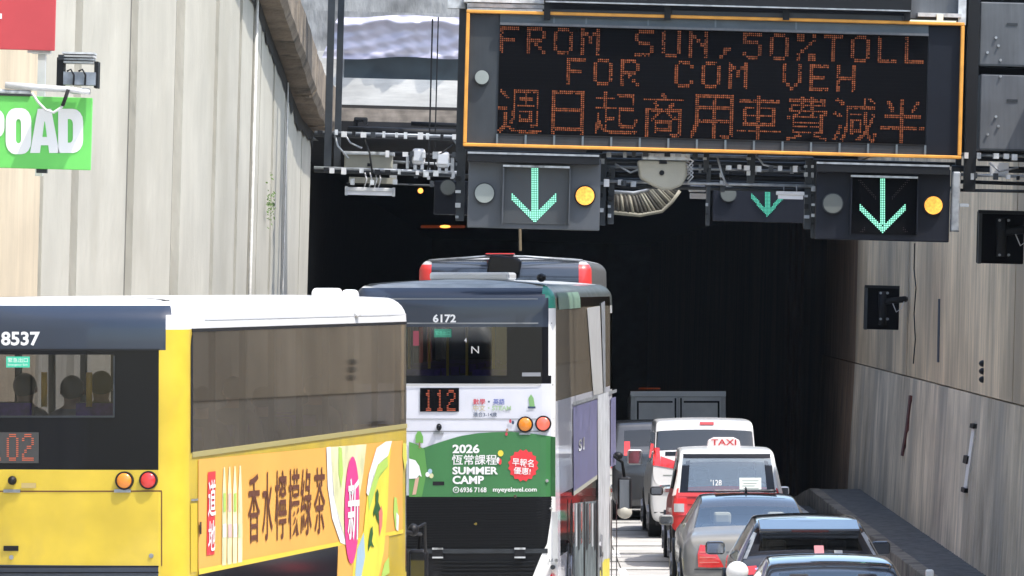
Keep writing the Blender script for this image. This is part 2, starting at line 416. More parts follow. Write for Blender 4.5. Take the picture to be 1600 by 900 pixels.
# ---- left retaining wall (curved in plan), built panel by panel in its own canted frame
LD = [(-900, 38), (-500, 45), (-350, 50), (-200, 55), (0, 60.5), (68, 62.5), (125, 64), (208, 66.5), (283, 69), (335, 71.5), (375, 74), (405, 76.5), (430, 79), (460, 82), (490, 86)]
TOP = [(-900, -1200), (0, -560), (280, -250), (350, -110), (400, 0), (422, 60), (440, 105), (456, 150), (470, 182), (490, 205)]
def lw(px):
    D = interp(px, LD); g = G(px, 100, D); return g[0], D
def ltop(px): return min(G(px, interp(px, TOP), interp(px, LD))[2], 6.2)
wall = thing('retaining_wall', 'tall pale concrete retaining wall with vertical grooves, left of the tunnel mouth', 'wall', (-5, 62, 0))
def wmesh(mb, name, m, **k): o = obj(name, mb, m, wall, **k); o.location = (5, -62, 0); return o
def wslab(pa, pb, f0, f1, zt0=None, zb=-5.0, n=3):     # slab between two pixel columns; f0 back, f1 front offset along +x (into the road)
    mb = MB(); cols = []
    for i in range(n+1):
        p = pa+(pb-pa)*i/n; x, D = lw(p); t = ltop(p) if zt0 is None else zt0
        cols.append([SW(x+f0, D, zb), SW(x+f1, D, zb), SW(x+f1, D, t), SW(x+f0, D, t)])
    vs = [v for c in cols for v in c]; fs = []
    for i in range(n):
        for k in range(4): fs.append((i*4+k, i*4+(k+1) % 4, (i+1)*4+(k+1) % 4, (i+1)*4+k))
    fs += [(0, 1, 2, 3), (n*4+3, n*4+2, n*4+1, n*4)]
    return mb.add(vs, fs)
wmesh(wslab(-900, 490, -.6, -.09, n=40), 'backing', groove_shade)
edges = [(-890, -700), (-690, -520), (-510, -360), (-350, -230), (-220, -120), (-110, -30)]
for a, b in edges: wmesh(wslab(a, b, -.1, 0), 'panel', concrete_left)
wmesh(wslab(-26, 70.5, -.1, -.02), 'panel', concrete_cream)['label'] = 'cream coloured smooth panel'
for a, b in [(72.5, 116), (129, 203), (216, 275), (286, 334), (340.5, 372.5), (377, 394), (395.5, 406), (408.5, 427.5), (429.5, 446), (447, 461), (462, 475), (476, 490)]:
    wmesh(wslab(a, b, -.1, random.uniform(-.012, .012)), 'panel', concrete_left)
# vertical pipe and weeds on the wall
for p_, r_ in ((394.8, .022), (446.5, .012)):
    x, D = lw(p_); wmesh(MB().tube([SW(x+.04, D, -4), SW(x+.04, D, ltop(p_)-.05)], r_, 6), 'conduit', concrete_pale, smooth=True)
# overhanging coping blocks
cop = [300, 345, 380, 404, 423, 440, 456, 471, 484, 497]
for a, b in zip(cop, cop[1:]):
    vs = []; n = 4
    for i in range(n+1):
        p = a+.35+(b-a-.7)*i/n; x, D = lw(min(p, 490)); t = ltop(min(p, 490))
        if p > 490: D += (p-490)*.2
        jz = .02*math.sin(i*2.1+a)
        vs += [SW(x-.7, D, t), SW(x+.30, D, t+jz), SW(x+.36, D, t+.10+jz), SW(x+.36, D, t+.62+jz), SW(x-.7, D, t+.66)]
    fs = []
    for i in range(n):
        for k in range(5): fs.append((i*5+k, i*5+(k+1) % 5, (i+1)*5+(k+1) % 5, (i+1)*5+k))
    fs += [(0, 1, 2, 3, 4), (n*5+4, n*5+3, n*5+2, n*5+1, n*5)]
    wmesh(MB().add(vs, fs), 'coping_block', coping_brown)
# black run-off stain under the coping: a thin crust following its underside
vs = []; N = 60
for i in range(N+1):
    p = 300+190*i/N; x, D = lw(p); t = ltop(p); h = .10+.10*abs(math.sin(i*1.7))+.1*random.random()
    vs += [SW(x+.03, D, t-.02), SW(x+.018, D, t-h), SW(x+.31, D, t-.006)]
wmesh(MB().add(vs, [(i*3, i*3+3, i*3+4, i*3+1) for i in range(N)]), 'stain', stain)
# small weeds growing out of a joint
wd = MB()
for k in range(70):
    x, D = lw(420+random.gauss(0, 2)); z0 = G(420, 318, D)[2]+random.gauss(0, .16)
    c = Vector(SW(x+.03+random.random()*.1, D-random.random()*.1, z0)); s_ = random.uniform(.015, .035)
    a = Vector((random.uniform(-1, 1), random.uniform(-1, 1), random.uniform(-1, 1))).normalized()*s_; b = a.orthogonal().normalized()*s_*.5
    wd.add([c-a, c+b, c+a, c-b], [(0, 1, 2, 3)])
wo = obj('weeds', wd, mat('weed_green', (.10, .16, .05), .8)); wo['kind'] = 'stuff'; wo['label'] = 'small green weeds sprouting from a joint of the left wall'

# ---- right retaining wall: plain upper panels over outward-leaning ribbed lower panels
def ux(y): return 6.72+(y-73)*.0098
def lx(y): return 6.42+(y-78)*.0095
ZJ = -1.34                                   # joint between upper and lower panels, below the camera axis
rw = thing('retaining_wall', 'streaked brown concrete retaining wall, right of the tunnel mouth, above the walkway', 'wall', (6.5, 90, .3))
def rmesh(mb, name, m, **k): o = obj(name, mb, m, rw, **k); o.location = (-6.5, -90, -.3); return o
RJ = [20, 35, 50, 59.5, 67.5, 75.5, 83.5, 91.4, 99.4, 108, 117, 126, 135, 144]
darkened = mat('concrete_shade_dark', (.27, .18, .12), .9, var=.3, vscale=.5, streak=.4, sscale=(4.5, 2.6, .2))  # wall concrete made darker past the portal; tunnel shade put into the colour
for a, b in zip(RJ, RJ[1:]):
    j = random.uniform(-.012, .012); g = .025
    v = []
    for y in (a+g, b-g):
        x = ux(y)+j+ (ZJ+2)*TH
        v += [SW(x-.16, y, ZJ+.012), SW(x+.5, y, ZJ+.012), SW(x+.5, y, 2.75 if b < 118 else 2.44), SW(x-.16, y, 2.75 if b < 118 else 2.44)]
    rmesh(MB().add(v, [(0, 1, 2, 3), (7, 6, 5, 4), (0, 4, 5, 1), (1, 5, 6, 2), (2, 6, 7, 3), (3, 7, 4, 0)]), 'upper_panel', concrete_right if a < 116 else darkened)
    # lower panel: ribbed along its length
    n = int((b-a)/.16); v = []; f = []
    for i in range(n+1):
        y = a+g+(b-a-2*g)*i/n
        d = (.028 if i % 3 == 0 else 0)+random.uniform(-.006, .006)
        xt = SW(ux(y)-.17+d+(ZJ+2)*TH, y, ZJ-.012); xb = Vector((lx(y)+d, y, .05 if y < 112 else road_z(y)))
        v += [xt, tuple(xb), (xb.x+.9, y, xb.z), (xt[0]+.5, y, xt[2])]
    for i in range(n):
        for k in range(4): f.append((i*4+k, i*4+(k+1) % 4, (i+1)*4+(k+1) % 4, (i+1)*4+k))
    f += [(0, 1, 2, 3), (n*4+3, n*4+2, n*4+1, n*4)]
    rmesh(MB().add(v, f), 'lower_panel', concrete_ribbed if a < 116 else darkened)
bk = MB()
for a, b in zip(RJ, RJ[1:]):
    bk.add([SW(ux(a)+.05, a, -5), SW(ux(b)+.05, b, -5), SW(ux(b)+.05, b, 2.7), SW(ux(a)+.05, a, 2.7)], [(0, 1, 2, 3)])
rmesh(bk, 'backing', stain)
rmesh(MB().add([SW(ux(20)-.2, 20, 2.76), SW(ux(117)-.2, 117, 2.76), SW(ux(117)+.8, 117, 2.76), SW(ux(20)+.8, 20, 2.76),
                SW(ux(20)-.2, 20, 2.95), SW(ux(117)-.2, 117, 2.95), SW(ux(117)+.8, 117, 2.95), SW(ux(20)+.8, 20, 2.95)],
               [(0,3,2,1),(4,5,6,7),(0,1,5,4),(1,2,6,5),(2,3,7,6),(3,0,4,7)]), 'coping', coping_brown)
# points of the right wall from pixels
def onwall(px, lower=False, py=500):
    D = 90.
    for _ in range(20):
        z = -(py-450)*D/F
        xt = ux(D)-.16+(ZJ+2)*TH+z*TH
        if lower:
            zt = CH-ux(D)*TH+ZJ; t = max(0, min(1, (zt-(CH+z))/(zt-.05))); xt = (ux(D)-.17+(ZJ+2)*TH+ZJ*TH)*(1-t)+lx(D)*t
        D = F*xt/(px-800)
    return P(px, py, D)
def wall_strip(name, label, cat, pts, w, m, lower, t=.03):      # a strip on the wall through pixel points, w wide along the wall
    mb = MB(); q = [onwall(a, lower, b) for a, b in pts]
    v = []
    for p in q: v += [(p.x-t, p.y-w/2, p.z), (p.x-t, p.y+w/2, p.z), (p.x+.05, p.y+w/2, p.z), (p.x+.05, p.y-w/2, p.z)]
    f = []
    for i in range(len(q)-1):
        for k in range(4): f.append((i*4+k, i*4+(k+1) % 4, (i+1)*4+(k+1) % 4, (i+1)*4+k))
    f += [(0, 1, 2, 3), (len(v)-1, len(v)-2, len(v)-3, len(v)-4)]
    o = obj(name, mb.add(v, f), m); tag(o, label, cat); return o
ws = thing('height_marker', 'upright white strip with dark end clips on the lower right wall', 'marker strip', onwall(1513, True, 765))
b_ = onwall(1513, True, 765)
def strip_part(name, pts, w, m, t, lower=True):
    o = wall_strip(name, '', '', pts, w, m, lower, t); del o['label']; del o['category']; o.parent = ws; o.location = (-b_.x, -b_.y, -b_.z); return o
strip_part('strip', [(1524, 668), (1511, 762)], .55, white_letter, .03)
strip_part('clip', [(1525, 662), (1524, 669)], .62, steel_black, .06)
strip_part('clip', [(1515, 712), (1513, 724)], .66, steel_black, .06)
strip_part('clip', [(1511, 762), (1510, 769)], .62, steel_black, .06)
rs = wall_strip('marker_strip', 'narrow dark red faded strip running down the lower right wall', 'marker strip', [(1424, 618), (1418, 670), (1411, 712)], .42, mat('red_faded', (.17, .06, .06), .8, var=.6, vscale=5), True)
bs = wall_strip('tar_streak', 'thin dark blue vertical streak of sealant on the upper right wall', 'sealant', [(1468.5, 467), (1467, 566)], .3, mat('sealant', (.05, .06, .08), .7), False, .02)
for k, (a, lab) in enumerate(((568, 'top'), (580, 'middle'), (593, 'bottom'))):
    q = onwall(1537, False, a)
    o = obj('bracket', MB().ell((q.x, q.y, q.z), .07, .14, .05, 10, 6), steel_black, smooth=True)
    tag(o, lab+'most of three small dark lugs in a column on the right wall', 'lug', 'dark lugs on the right wall')
# cable on the joint of the right wall
cb = obj('cable', MB().tube([tuple(onwall(a, False, b)+Vector((-.03, 0, 0))) for a, b in ((1432, 380), (1431, 420), (1434, 450), (1431, 490), (1433, 530), (1430, 568))], .012, 6), rubber)
tag(cb, 'thin black cable hanging down the joint of the right wall', 'cable')

# wall-mounted black signal boxes seen from behind
for px0, py0, px1, py1, D, lab in ((1528, 330, 1600, 412, 72.5, 'black signal box on the right wall, cut by the picture edge'), (1351, 447, 1405, 515, 99, 'black signal box on the right wall beside the dark tunnel mouth')):
    h = Hung('wall_signal', lab, 'signal', (px0+px1)/2, (py0+py1)/2, D, 'black signal boxes on the right wall')
    h.rect('housing', px0, py0, px1, py1, 0, .22, led_black, bevel=.015)
    s_ = (px1-px0)
    h.rect('hood', px0, py0-1, px1, py0+s_*.06, -.12, 0, steel_black)
    h.rect('side_plate', px0, py0, px0+s_*.07, py1, -.1, 0, steel_dark)
    h.tube('bracket', [(px0+s_*.5, py0+s_*.15, -.07), (px0+s_*.5, py1-s_*.15, -.07)], .07, steel_black)
    h.tube('arm', [(px0+s_*.55, py0+s_*.45, -.07), (px1+s_*.14, py0+s_*.38, -.03), (px1+s_*.2, py0+s_*.38, .25)], .055, steel_black)
    for k in range(4):
        h.disc('bolt', px0+s_*(.45+.2*(k % 2)), py0+s_*(.2+.75*(k//2)), 2, -.16, 0, galv, n=8)
    h.tube('wire', [(px1-s_*.2, py0+s_*.5, -.1), (px1-s_*.1, py0+s_*.75, -.14), (px1+s_*.05, py0+s_*.65, -.1), (px1+s_*.15, py0+s_*.4, -.05)], .008, white_box, n=5)

# ---- tunnel portal and interior
port = thing('tunnel_portal', 'concrete road tunnel portal with stepped cross beams over the dark tunnel mouth', 'tunnel', (1, 100, 0))
def pmesh(mb, name, m, **k): o = obj(name, mb, m, port, **k); o.location = (-1, -100, 0); return o
def sbox(x0, y0, z0, x1, y1, z1):            # box in the canted frame
    m = MB().box(x0, y0, z0, x1, y1, z1); m.v = [SW(*v) for v in m.v]; return m
ZS = 2.45                                    # soffit above the camera axis
def pbeam(name, x0, y0, x1, y1, D, dep, m):  # beam given by a pixel rectangle on its front face
    g0 = G(x0, y1, D); g1 = G(x1, y0, D); return pmesh(sbox(g0[0], D, g0[2], g1[0], D+dep, g1[2]), name, m)
pbeam('abutment', 380, -320, 560, 214, 90.5, 1.2, concrete_white)
b1 = pbeam('beam', 447, -60, 905, 21, 88.6, 1.3, concrete_grey)
pbeam('beam', 468, 27, 905, 89, 88.3, 1.2, concrete_grey)
pbeam('beam', 479, 90, 905, 129, 88.2, 1.0, concrete_pale)
pbeam('recess_panel', 537, 93, 905, 130, 88.05, .14, mat('teal_void', (.018, .03, .04), .5, var=.3))
pbeam('beam', 487, 131, 905, 172, 87.9, 1.3, concrete_pale)
pbeam('ledge', 487, 173, 905, 177, 87.8, 1.6, stain)
pbeam('beam', 492, 178, 905, 198, 87.75, 1.3, mat('brown_concrete', (.35, .30, .25), .9, var=.4, vscale=4, streak=.3, sscale=(.5, .5, 5)))
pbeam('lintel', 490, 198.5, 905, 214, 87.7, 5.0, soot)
gx = 1.25
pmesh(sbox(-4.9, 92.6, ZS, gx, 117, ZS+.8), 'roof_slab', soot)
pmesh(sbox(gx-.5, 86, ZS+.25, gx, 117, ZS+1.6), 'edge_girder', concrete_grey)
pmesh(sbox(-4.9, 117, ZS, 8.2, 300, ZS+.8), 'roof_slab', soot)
pmesh(sbox(gx, 116.2, ZS+.4, 8.2, 117, ZS+2.0), 'fascia', concrete_grey)
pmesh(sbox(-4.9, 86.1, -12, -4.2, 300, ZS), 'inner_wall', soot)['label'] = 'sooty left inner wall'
pmesh(sbox(-4.2, 86.1, -12, -3.25, 87.2, ZS+.3), 'jamb', concrete_left)
pmesh(sbox(7.15, 117.03, -12, 8.2, 300, ZS), 'inner_wall', tunnel_brown)['label'] = 'brownish right inner wall'
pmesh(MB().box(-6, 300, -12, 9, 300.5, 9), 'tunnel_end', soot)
for k in range(7, 10):                       # raised ribs on the brown inner wall
    y_ = 119+k*3.2; pmesh(sbox(7.08, y_, -5, 7.15, y_+.35, ZS), 'wall_rib', tunnel_brown)
# terrain held back by the walls and over the tunnel
hl = MB()
pts = [lw(p) for p in (-900, -500, -200, 0, 208, 335, 430, 490)]
for (x0, d0), (x1, d1) in zip(pts, pts[1:]):
    hl.add([(x0-.9, d0, 8.2), (x1-.9, d1, 8.2), (-300, d1, 9.5), (-300, d0, 9.5), (x0-.62, d0, -1), (x1-.62, d1, -1)], [(0, 1, 2, 3), (4, 5, 1, 0)])
hl.add([(-300, 86, 9.5), (-4.4, 86, 8.2), (-4.4, 400, 8.2), (-300, 400, 9.5)], [(0, 1, 2, 3)])
structure('embankment', hl, grass_mat)
structure('hillside', MB().box(-4.8, 118.2, CH+ZS+.95, 300, 600, CH+ZS+1.6), grass_mat)
hr = MB().add([(7.6, -80, 7.0), (7.6, 118, 7.0), (300, 118, 9), (300, -80, 9), (7.6, -80, -1), (7.6, 118, -1)], [(0, 1, 2, 3), (4, 5, 1, 0)])
structure('embankment', hr, grass_mat)

# tunnel lamps, then a reflection streak and tail-light glow made as glowing strips
for px, py, D, rr, lab in ((657, 298, 118, .055, 'small round orange lamp glowing in the dark at the tunnel mouth'), (1171, 466, 200, .02, 'tiny white lamp far inside the tunnel')):
    o = obj('tunnel_lamp_or_glow', MB().ell(P(px, py, D), rr, rr, rr), sodium if rr > .03 else white_letter, smooth=True); tag(o, lab, 'lamp')
tl = thing('tunnel_lamp_or_glow', 'long orange reflection streak, a glowing strip under the tunnel ceiling above the red bus', 'lamp', P(692, 354, 130))
obj('tube', MB().box(-.5, 0, -.035, .5, .12, .03), orange_glow, tl, bevel=.01); obj('bright_core', MB().ell((.05, -.03, 0), .12, .03, .035), sodium, tl, smooth=True)  # strip and core stand for the reflection streak, no lamp tube
tl2 = thing('tunnel_lamp_or_glow', 'faint orange strip for a tail-light glow far off above the box truck', 'lamp', P(1015, 607, 150))
obj('tube', MB().box(-.28, 0, -.02, .28, .1, .02), orange_glow, tl2)  # lit strip stands for a tail-light glow, no lamp tube

# plastic sheet wrapped over the second beam
m = bpy.data.materials.new('plastic_sheet'); m.use_nodes = True; nn = m.node_tree.nodes; ll = m.node_tree.links
bs_ = nn['Principled BSDF']; bs_.inputs['Base Color'].default_value = (.56, .53, .66, 1); bs_.inputs['Roughness'].default_value = .3
bs_.inputs['Alpha'].default_value = .75; bs_.inputs['Specular IOR Level'].default_value = .8
sh = MB(); nu, nv = 70, 26; D = 88.15
for j in range(nv+1):
    for i in range(nu+1):
        u, v_ = i/nu, j/nv
        px = 530+(727-530)*u-(26*(1-u)**6)*v_*1.0; py = 27+65*v_+2*math.sin(u*9)+3*math.sin(u*31)*v_*(1-v_)
        fold = .05*math.sin(u*17+v_*4)+.02*math.sin(u*43-v_*9)+.03*math.sin(v_*21+u*12)+.006*math.sin(v_*37-u*55)
        ridge = -.16*math.exp(-((v_-.16-.05*math.sin(u*14))/.10)**2)
        g = G(px, py, D); sh.v.append(SW(g[0], D-.36+fold*.6+ridge, g[2]))
for j in range(nv):
    for i in range(nu):
        a = j*(nu+1)+i; sh.f.append((a, a+1, a+nu+2, a+nu+1))
ps = link('plastic_sheet', sh.mesh('plastic_sheet'), m, smooth=True)
tag(ps, 'crumpled translucent lilac plastic sheet draped over a beam above the tunnel', 'plastic sheet')

# ================================================================= GANTRY
GD = 71.0
g = Hung('sign_gantry', 'dark steel gantry of pipes and posts hung across the tunnel approach', 'gantry', 800, 265, GD)
def pipe(x0, y0, x1, y1, w, dy, m, name='pipe'): return g.tube(name, [(x0, y0, dy), (x1, y1, dy)], w*g.k/2, m)
def bar(x0, y0, x1, y1, d0, d1, m, name='bar'): return g.rect(name, x0, y0, x1, y1, d0, d1, m)
LB = 79.0
g2 = Hung('pipe_frame', 'dark pipe frame hung on two long posts left of the message sign', 'pipe frame', 605, 265, LB)
front = g; g = g2
# left bay: chords and hangers
pipe(491, 210, 722, 217, 6, 0, steel_dark); pipe(491, 266, 722, 274, 7, 0, steel_dark)
pipe(491, 206, 722, 213, 4, .10, galv); pipe(491, 262, 722, 270, 4.5, -.12, galv)
pipe(540, 285, 720, 290, 3, .5, steel_dark); pipe(600, 238, 722, 243, 7, .7, steel_black); pipe(600, 250, 722, 256, 4, .8, galv)
pipe(540, 200, 722, 206, 12, .9, steel_black); pipe(640, 190, 722, 193, 8, 1.1, steel_black)
bar(513, -260, 524, 262, -.1, .0, steel_dark, 'hanger'); bar(526, -260, 536, 262, .6, .7, steel_dark, 'hanger')
bar(671, 28, 673.5, 266, .3, .33, steel_black, 'rod'); bar(680, 24, 682, 266, .5, .53, steel_black, 'rod')
bar(500, -262, 905, -238, -.2, .8, steel_dark, 'main_girder')
g = front
# chords behind the signs and the right bay
pipe(722, 236, 1500, 256, 7, .45, steel_dark); pipe(722, 274, 1500, 294, 7, .45, steel_dark)
for y0, w_, dy, mm in ((242, 5, .2, galv), (252, 7, .3, steel_dark), (263, 4, .1, galv), (272, 6, .35, steel_black), (286, 5, .0, galv), (293, 6, .15, steel_dark)):
    pipe(942, y0-3, 1272, y0+5, w_, dy, mm)
pipe(1490, 241, 1640, 245, 5, .1, galv); pipe(1490, 262, 1640, 266, 10, .3, steel_dark); pipe(1500, 273, 1640, 277, 5, -.05, galv)
pipe(1490, 283, 1640, 288, 6, .2, steel_black); pipe(1500, 297, 1640, 300, 5, 0, steel_dark)
bar(1511, -200, 1529, 300, -.15, .0, steel_black, 'hanger'); bar(1500, -40, 1645, 238, .75, .8, steel_black, 'dark_fill_plate'); bar(1502, -200, 1511, 285, .3, .4, steel_dark, 'hanger')  # dark plate added behind to keep the gaps by the cabinets dark
# ragged bracket plates beside the signals
for x0, x1, y0, y1 in ((713, 726, 232, 345), (938, 947, 240, 352), (951, 960, 262, 350), (1104, 1110, 262, 352), (1126, 1133, 262, 300), (1258, 1268, 250, 358), (1269, 1276, 250, 372), (1487, 1500, 262, 362), (1168, 1180, 238, 285), (1100, 1108, 238, 268)):
    bar(x0, y0, x1, y1, .04, .2, steel_dark, 'bracket_plate')
    k = 0
    yy_ = y0+8
    while yy_ < y1-6:
        if random.random() < .75: g.rect('clamp', x0-1.5, yy_, x0+random.uniform(2, 7), yy_+random.uniform(3, 8), -.05, .05, random.choice([galv, steel_white, steel_black]))
        yy_ += random.uniform(11, 24)
# top rails above the message sign
bar(850, -22, 1420, 14, -.5, -.2, steel_black, 'rail'); bar(850, -120, 1640, -100, -.1, .3, steel_dark, 'rail')
bar(852, 12, 1418, 14.2, -.56, -.5, galv, 'rail_edge'); bar(848, -20, 1422, 40, .2, .24, steel_black, 'dark_fill_plate')  # dark plate added behind to darken the gaps between the rails
bar(850, 19, 1040, 31, -.42, -.3, steel_dark, 'rail'); bar(1048, 21, 1222, 33, -.42, -.3, steel_dark, 'rail'); bar(1230, 25, 1418, 36, -.42, -.3, steel_dark, 'rail')
for a in (855, 1042, 1226, 1414): bar(a-5, -20, a+5, 34, -.48, -.44, steel_black, 'rail_post')
bar(725, -6, 850, 6, -.3, .3, steel_white, 'walkway_plate'); bar(730, 8, 850, 14, -.28, -.1, galv, 'rail_edge')
bar(700, -60, 728, 12, .1, .3, steel_white, 'post_plate')
bar(1421, -30, 1502, 30, -.1, .3, panel_grey, 'end_plate'); bar(1432, 22, 1500, 28, -.25, -.1, steel_white, 'rail_edge'); bar(1496, -30, 1508, 40, -.2, .1, steel_white, 'post_plate')
bar(1461, 24, 1471, 34, -.3, -.25, mat('label_cream', (.8, .77, .6), .6), 'label_plate')
bar(720, -262, 1720, -238, -.2, .8, steel_dark, 'main_girder'); 
for a in (735, 900, 1100, 1300, 1515): bar(a-6, -240, a+6, -100 if a > 820 else -20, .3, .42, steel_dark, 'hanger')
bar(715, -30, 727, 250, .2, .35, steel_dark, 'hanger')
bar(1640, -280, 1700, 320, -.2, .4, steel_dark, 'wall_post')
# clamps and small fittings along the pipes
for (x0, y0, x1, y1, n) in ((495, 208, 715, 215, 13), (495, 266, 715, 273, 11), (540, 284, 715, 288, 5), (600, 240, 715, 244, 6), (945, 242, 1100, 246, 8), (1130, 262, 1260, 266, 8), (945, 286, 1000, 288, 4), (1500, 243, 1600, 246, 5), (1500, 275, 1600, 279, 5)):
    for k in range(n):
        u = (k+random.uniform(.1, .9))/n; x = x0+(x1-x0)*u; y_ = y0+(y1-y0)*u; s_ = random.uniform(2, 4.5)
        (g2 if x < 718 else g).rect('clamp', x-s_, y_-random.uniform(3, 6), x+s_, y_+random.uniform(2, 6), -.2, -.05, random.choice([galv, steel_white, white_box, steel_black, steel_dark]))
for pts in (((522, 205), (528, 228), (545, 248)), ((536, 206), (548, 224), (566, 232)), ((565, 205), (578, 240), (582, 270)), ((672, 250), (690, 240), (708, 226)), ((706, 215), (718, 232), (722, 262)),
            ((1180, 242), (1192, 258), (1215, 262)), ((1120, 245), (1128, 275), (1136, 292)), ((1545, 255), (1560, 268), (1590, 262)), ((960, 256), (985, 270), (1004, 262))):
    (g2 if pts[0][0] < 718 else g).tube('cable', [(a, b, -.14) for a, b in pts], .014, random.choice([rubber, galv]), n=5)
for k in range(26):                          # struts of the lattice behind
    x = random.choice([random.uniform(945, 1265), random.uniform(600, 715)]); y_ = random.uniform(238, 262)
    (g2 if x < 718 else g).rect('strut', x, y_, x+random.uniform(2, 7), y_+random.uniform(14, 34), .5, .6, random.choice([steel_black, steel_dark, steel_dark, galv]))

# the big message sign
s = Hung('message_sign', 'wide black dot-matrix message sign framed in orange with amber words', 'message sign', 1115, 132, GD-.35)
W2, H2 = 389*s.k, 106.5*s.k
obj('housing', MB().box(-W2+.03, 0, -H2+.03, W2-.03, .5, H2-.03), sign_face, s.t)
fr = .044
for nm, b4 in (('frame', (-W2, H2-fr*.9, W2, H2)), ('frame', (-W2, -H2, W2, -H2+fr*.9)), ('frame', (-W2, -H2+fr*.9, -W2+fr, H2-fr*.9)), ('frame', (W2-fr, -H2+fr*.9, W2, H2-fr*.9))):
    obj(nm, MB().box(b4[0], -.09, b4[1], b4[2], .06, b4[3]), sign_orange, s.t, bevel=.008, seg=1)
# right portion darker panel, screen recess and its frame
sx0, sx1, sz0, sz1 = (780-1116)*s.k, (1449-1116)*s.k, -(217-132)*s.k-.0, (132-48)*s.k
obj('screen', MB().box(sx0, -.02, sz0, sx1, 0, sz1), led_black, s.t)
obj('side_panel', MB().box(sx1+.01, -.012, -H2+fr, W2-fr, 0, H2-fr), sign_face_dark, s.t)
obj('top_hood', MB().box(sx0, -.1, sz1, sx1, -.002, sz1+.03), panel_grey, s.t)
obj('top_panel', MB().box(sx0, -.03, sz1+.031, sx1, -.002, sz1+.16), mat('hood_blue', (.075, .095, .11), .5, var=.2), s.t)
for k in range(16):                          # vertical joints of the lower cover
    x = sx0+(sx1-sx0)*(k/15.)
    obj('cover_rib', MB().box(x-.012, -.03, -H2+fr, x+.012, 0, sz0-.01), mat('rib_blue', (.12, .15, .17), .45), s.t)
for k in (2, 3.2, 5.5, 8, 11): obj('cover_rib', MB().box(sx0+.33*k-.01, -.035, sz1+.04, sx0+.33*k+.01, -.03, sz1+.16), MATS['rib_blue'], s.t)
for px, py in ((751, 121),):
    c = s.l(px+2, py); obj('lamp_ring', MB().disc(c[0], c[2], -.05, 0, .10, 24), steel_dark, s.t); obj('lamp_lens', MB().disc(c[0], c[2], -.07, -.05, .085, 24), lens_grey, s.t)
dots = MB(); pit = (sx1-sx0)/222.
def dot(mb, x, z, sz, y=-.024): mb.add([(x-sz, y, z-sz), (x+sz, y, z-sz), (x+sz, y, z+sz), (x-sz, y, z+sz)], [(0, 1, 2, 3)])
def put(dl, cx, row):
    for c_, r_ in dl:
        if random.random() < .97: dot(dots, sx0+(cx+c_+.5)*pit, sz1-(row+r_+.5)*pit, pit*random.uniform(.20, .36))
for k, ch in enumerate('FROM SUN,50%TOLL'):
    if ch != ' ': put(latin_dots(ch), k*14+(0 if k < 8 else 0), 0.5)
for k, ch in enumerate('FOR COM VEH'):
    if ch != ' ': put(latin_dots(ch), 35+k*14, 16)
for k, ch in enumerate('週日起商用車費減半'):
    put(cjk_dots(ch, 23), k*24.8, 33)
obj('led_dots', dots, led_amber, s.t, kind='stuff')
# faint ruling of the unlit rows
gr = MB()
for r_ in range(0, 58, 2): gr.box(sx0+.01, -.0225, sz1-(r_+.95)*pit-.0025, sx1-.01, -.0205, sz1-(r_+.95)*pit+.0025)
obj('screen_louvre', gr, mat('louvre_black', (.006, .006, .007), .8, spec=.05), s.t, kind='stuff')

# lane signals
far_green = mat('led_far', (.03, .2, .15), .5, emit=(.03, .42, .28), es=0.3612)
def lane_signal(label, x0, y0, x1, y1, D, body, bx, arrow, lens, lamp, lensmat=lens_grey, lamp_on=True, hood=True, a_m=led_green):
    q = Hung('lane_signal', label, 'lane signal', (x0+x1)/2, (y0+y1)/2, D, 'overhead lane signals')
    q.rect('housing', x0, y0, x1, y1, 0, .25, body, bevel=.012)
    if hood: q.rect('hood', x0, y0-3, x1-2, y0+9, -.2, .01, steel_black); q.rect('hood_edge', x0, y0-6, x1-2, y0-3, -.21, .0, galv)
    if bx:
        q.rect('screen', bx[0], bx[1], bx[2], bx[3], -.02, 0, led_black if body is signal_navy else mat('screen_grey', (.05, .055, .06), .5))
        q.rect('screen_hood', bx[0]-1, bx[1]-3, bx[2]+1, bx[1], -.16, 0, steel_white)
        q.rect('screen_fin', bx[0]-2, bx[1], bx[0], bx[3], -.12, 0, body); q.rect('screen_fin', bx[2], bx[1], bx[2]+1.5, bx[3], -.12, 0, body)
    if lens:
        q.disc('lens_ring', lens[0], lens[1], lens[2]*1.12, -.05, 0, steel_dark); q.disc('lens', lens[0], lens[1], lens[2], -.07, -.05, lensmat)
    if lamp:
        q.disc('lamp_ring', lamp[0], lamp[1], lamp[2]*1.15, -.05, 0, steel_black); q.disc('lamp', lamp[0], lamp[1], lamp[2], -.07, -.05, amber_lamp)
    if arrow:                                 # cx, top, tip y, half width, head top, stroke
        cx, ty, by, hw, hy, st = arrow; pit = 2.95*(D/GD)**0*st/11.; d1 = MB(); d2 = MB()
        nx = int(hw*2.4/pit); x = cx-hw-8
        while x < cx+hw+8:
            y_ = ty
            while y_ < by+1:
                on = abs(x-cx) < st/2 and y_ < by-14*st/11
                t = abs(x-cx)/hw; yc = by-(by-hy)*t
                if t <= 1.02 and yc-st*1.15 < y_ <= yc: on = True
                if on:
                    c = q.l(x, y_); z_ = pit*q.k
                    dot(d1, c[0], c[2], z_*.37, -.026); dot(d2, c[0], c[2], z_*.26, -.029)
                y_ += pit
            x += pit
        obj('arrow_dots', d1, a_m, q.t, kind='stuff'); obj('arrow_cores', d2, led_core if a_m is led_green else mat('led_far_core', (.05, .3, .2), .5, emit=(.12, .62, .45), es=0.3440), q.t, kind='stuff')
    return q
q1 = lane_signal('large grey lane signal with green arrow and lit amber lamp, left under the message sign', 731, 246, 938, 358, GD-.3, signal_grey, (787, 262, 889, 350), (835, 264, 348, 35, 313, 10.5), (757, 302, 15), (914, 306, 14.5))
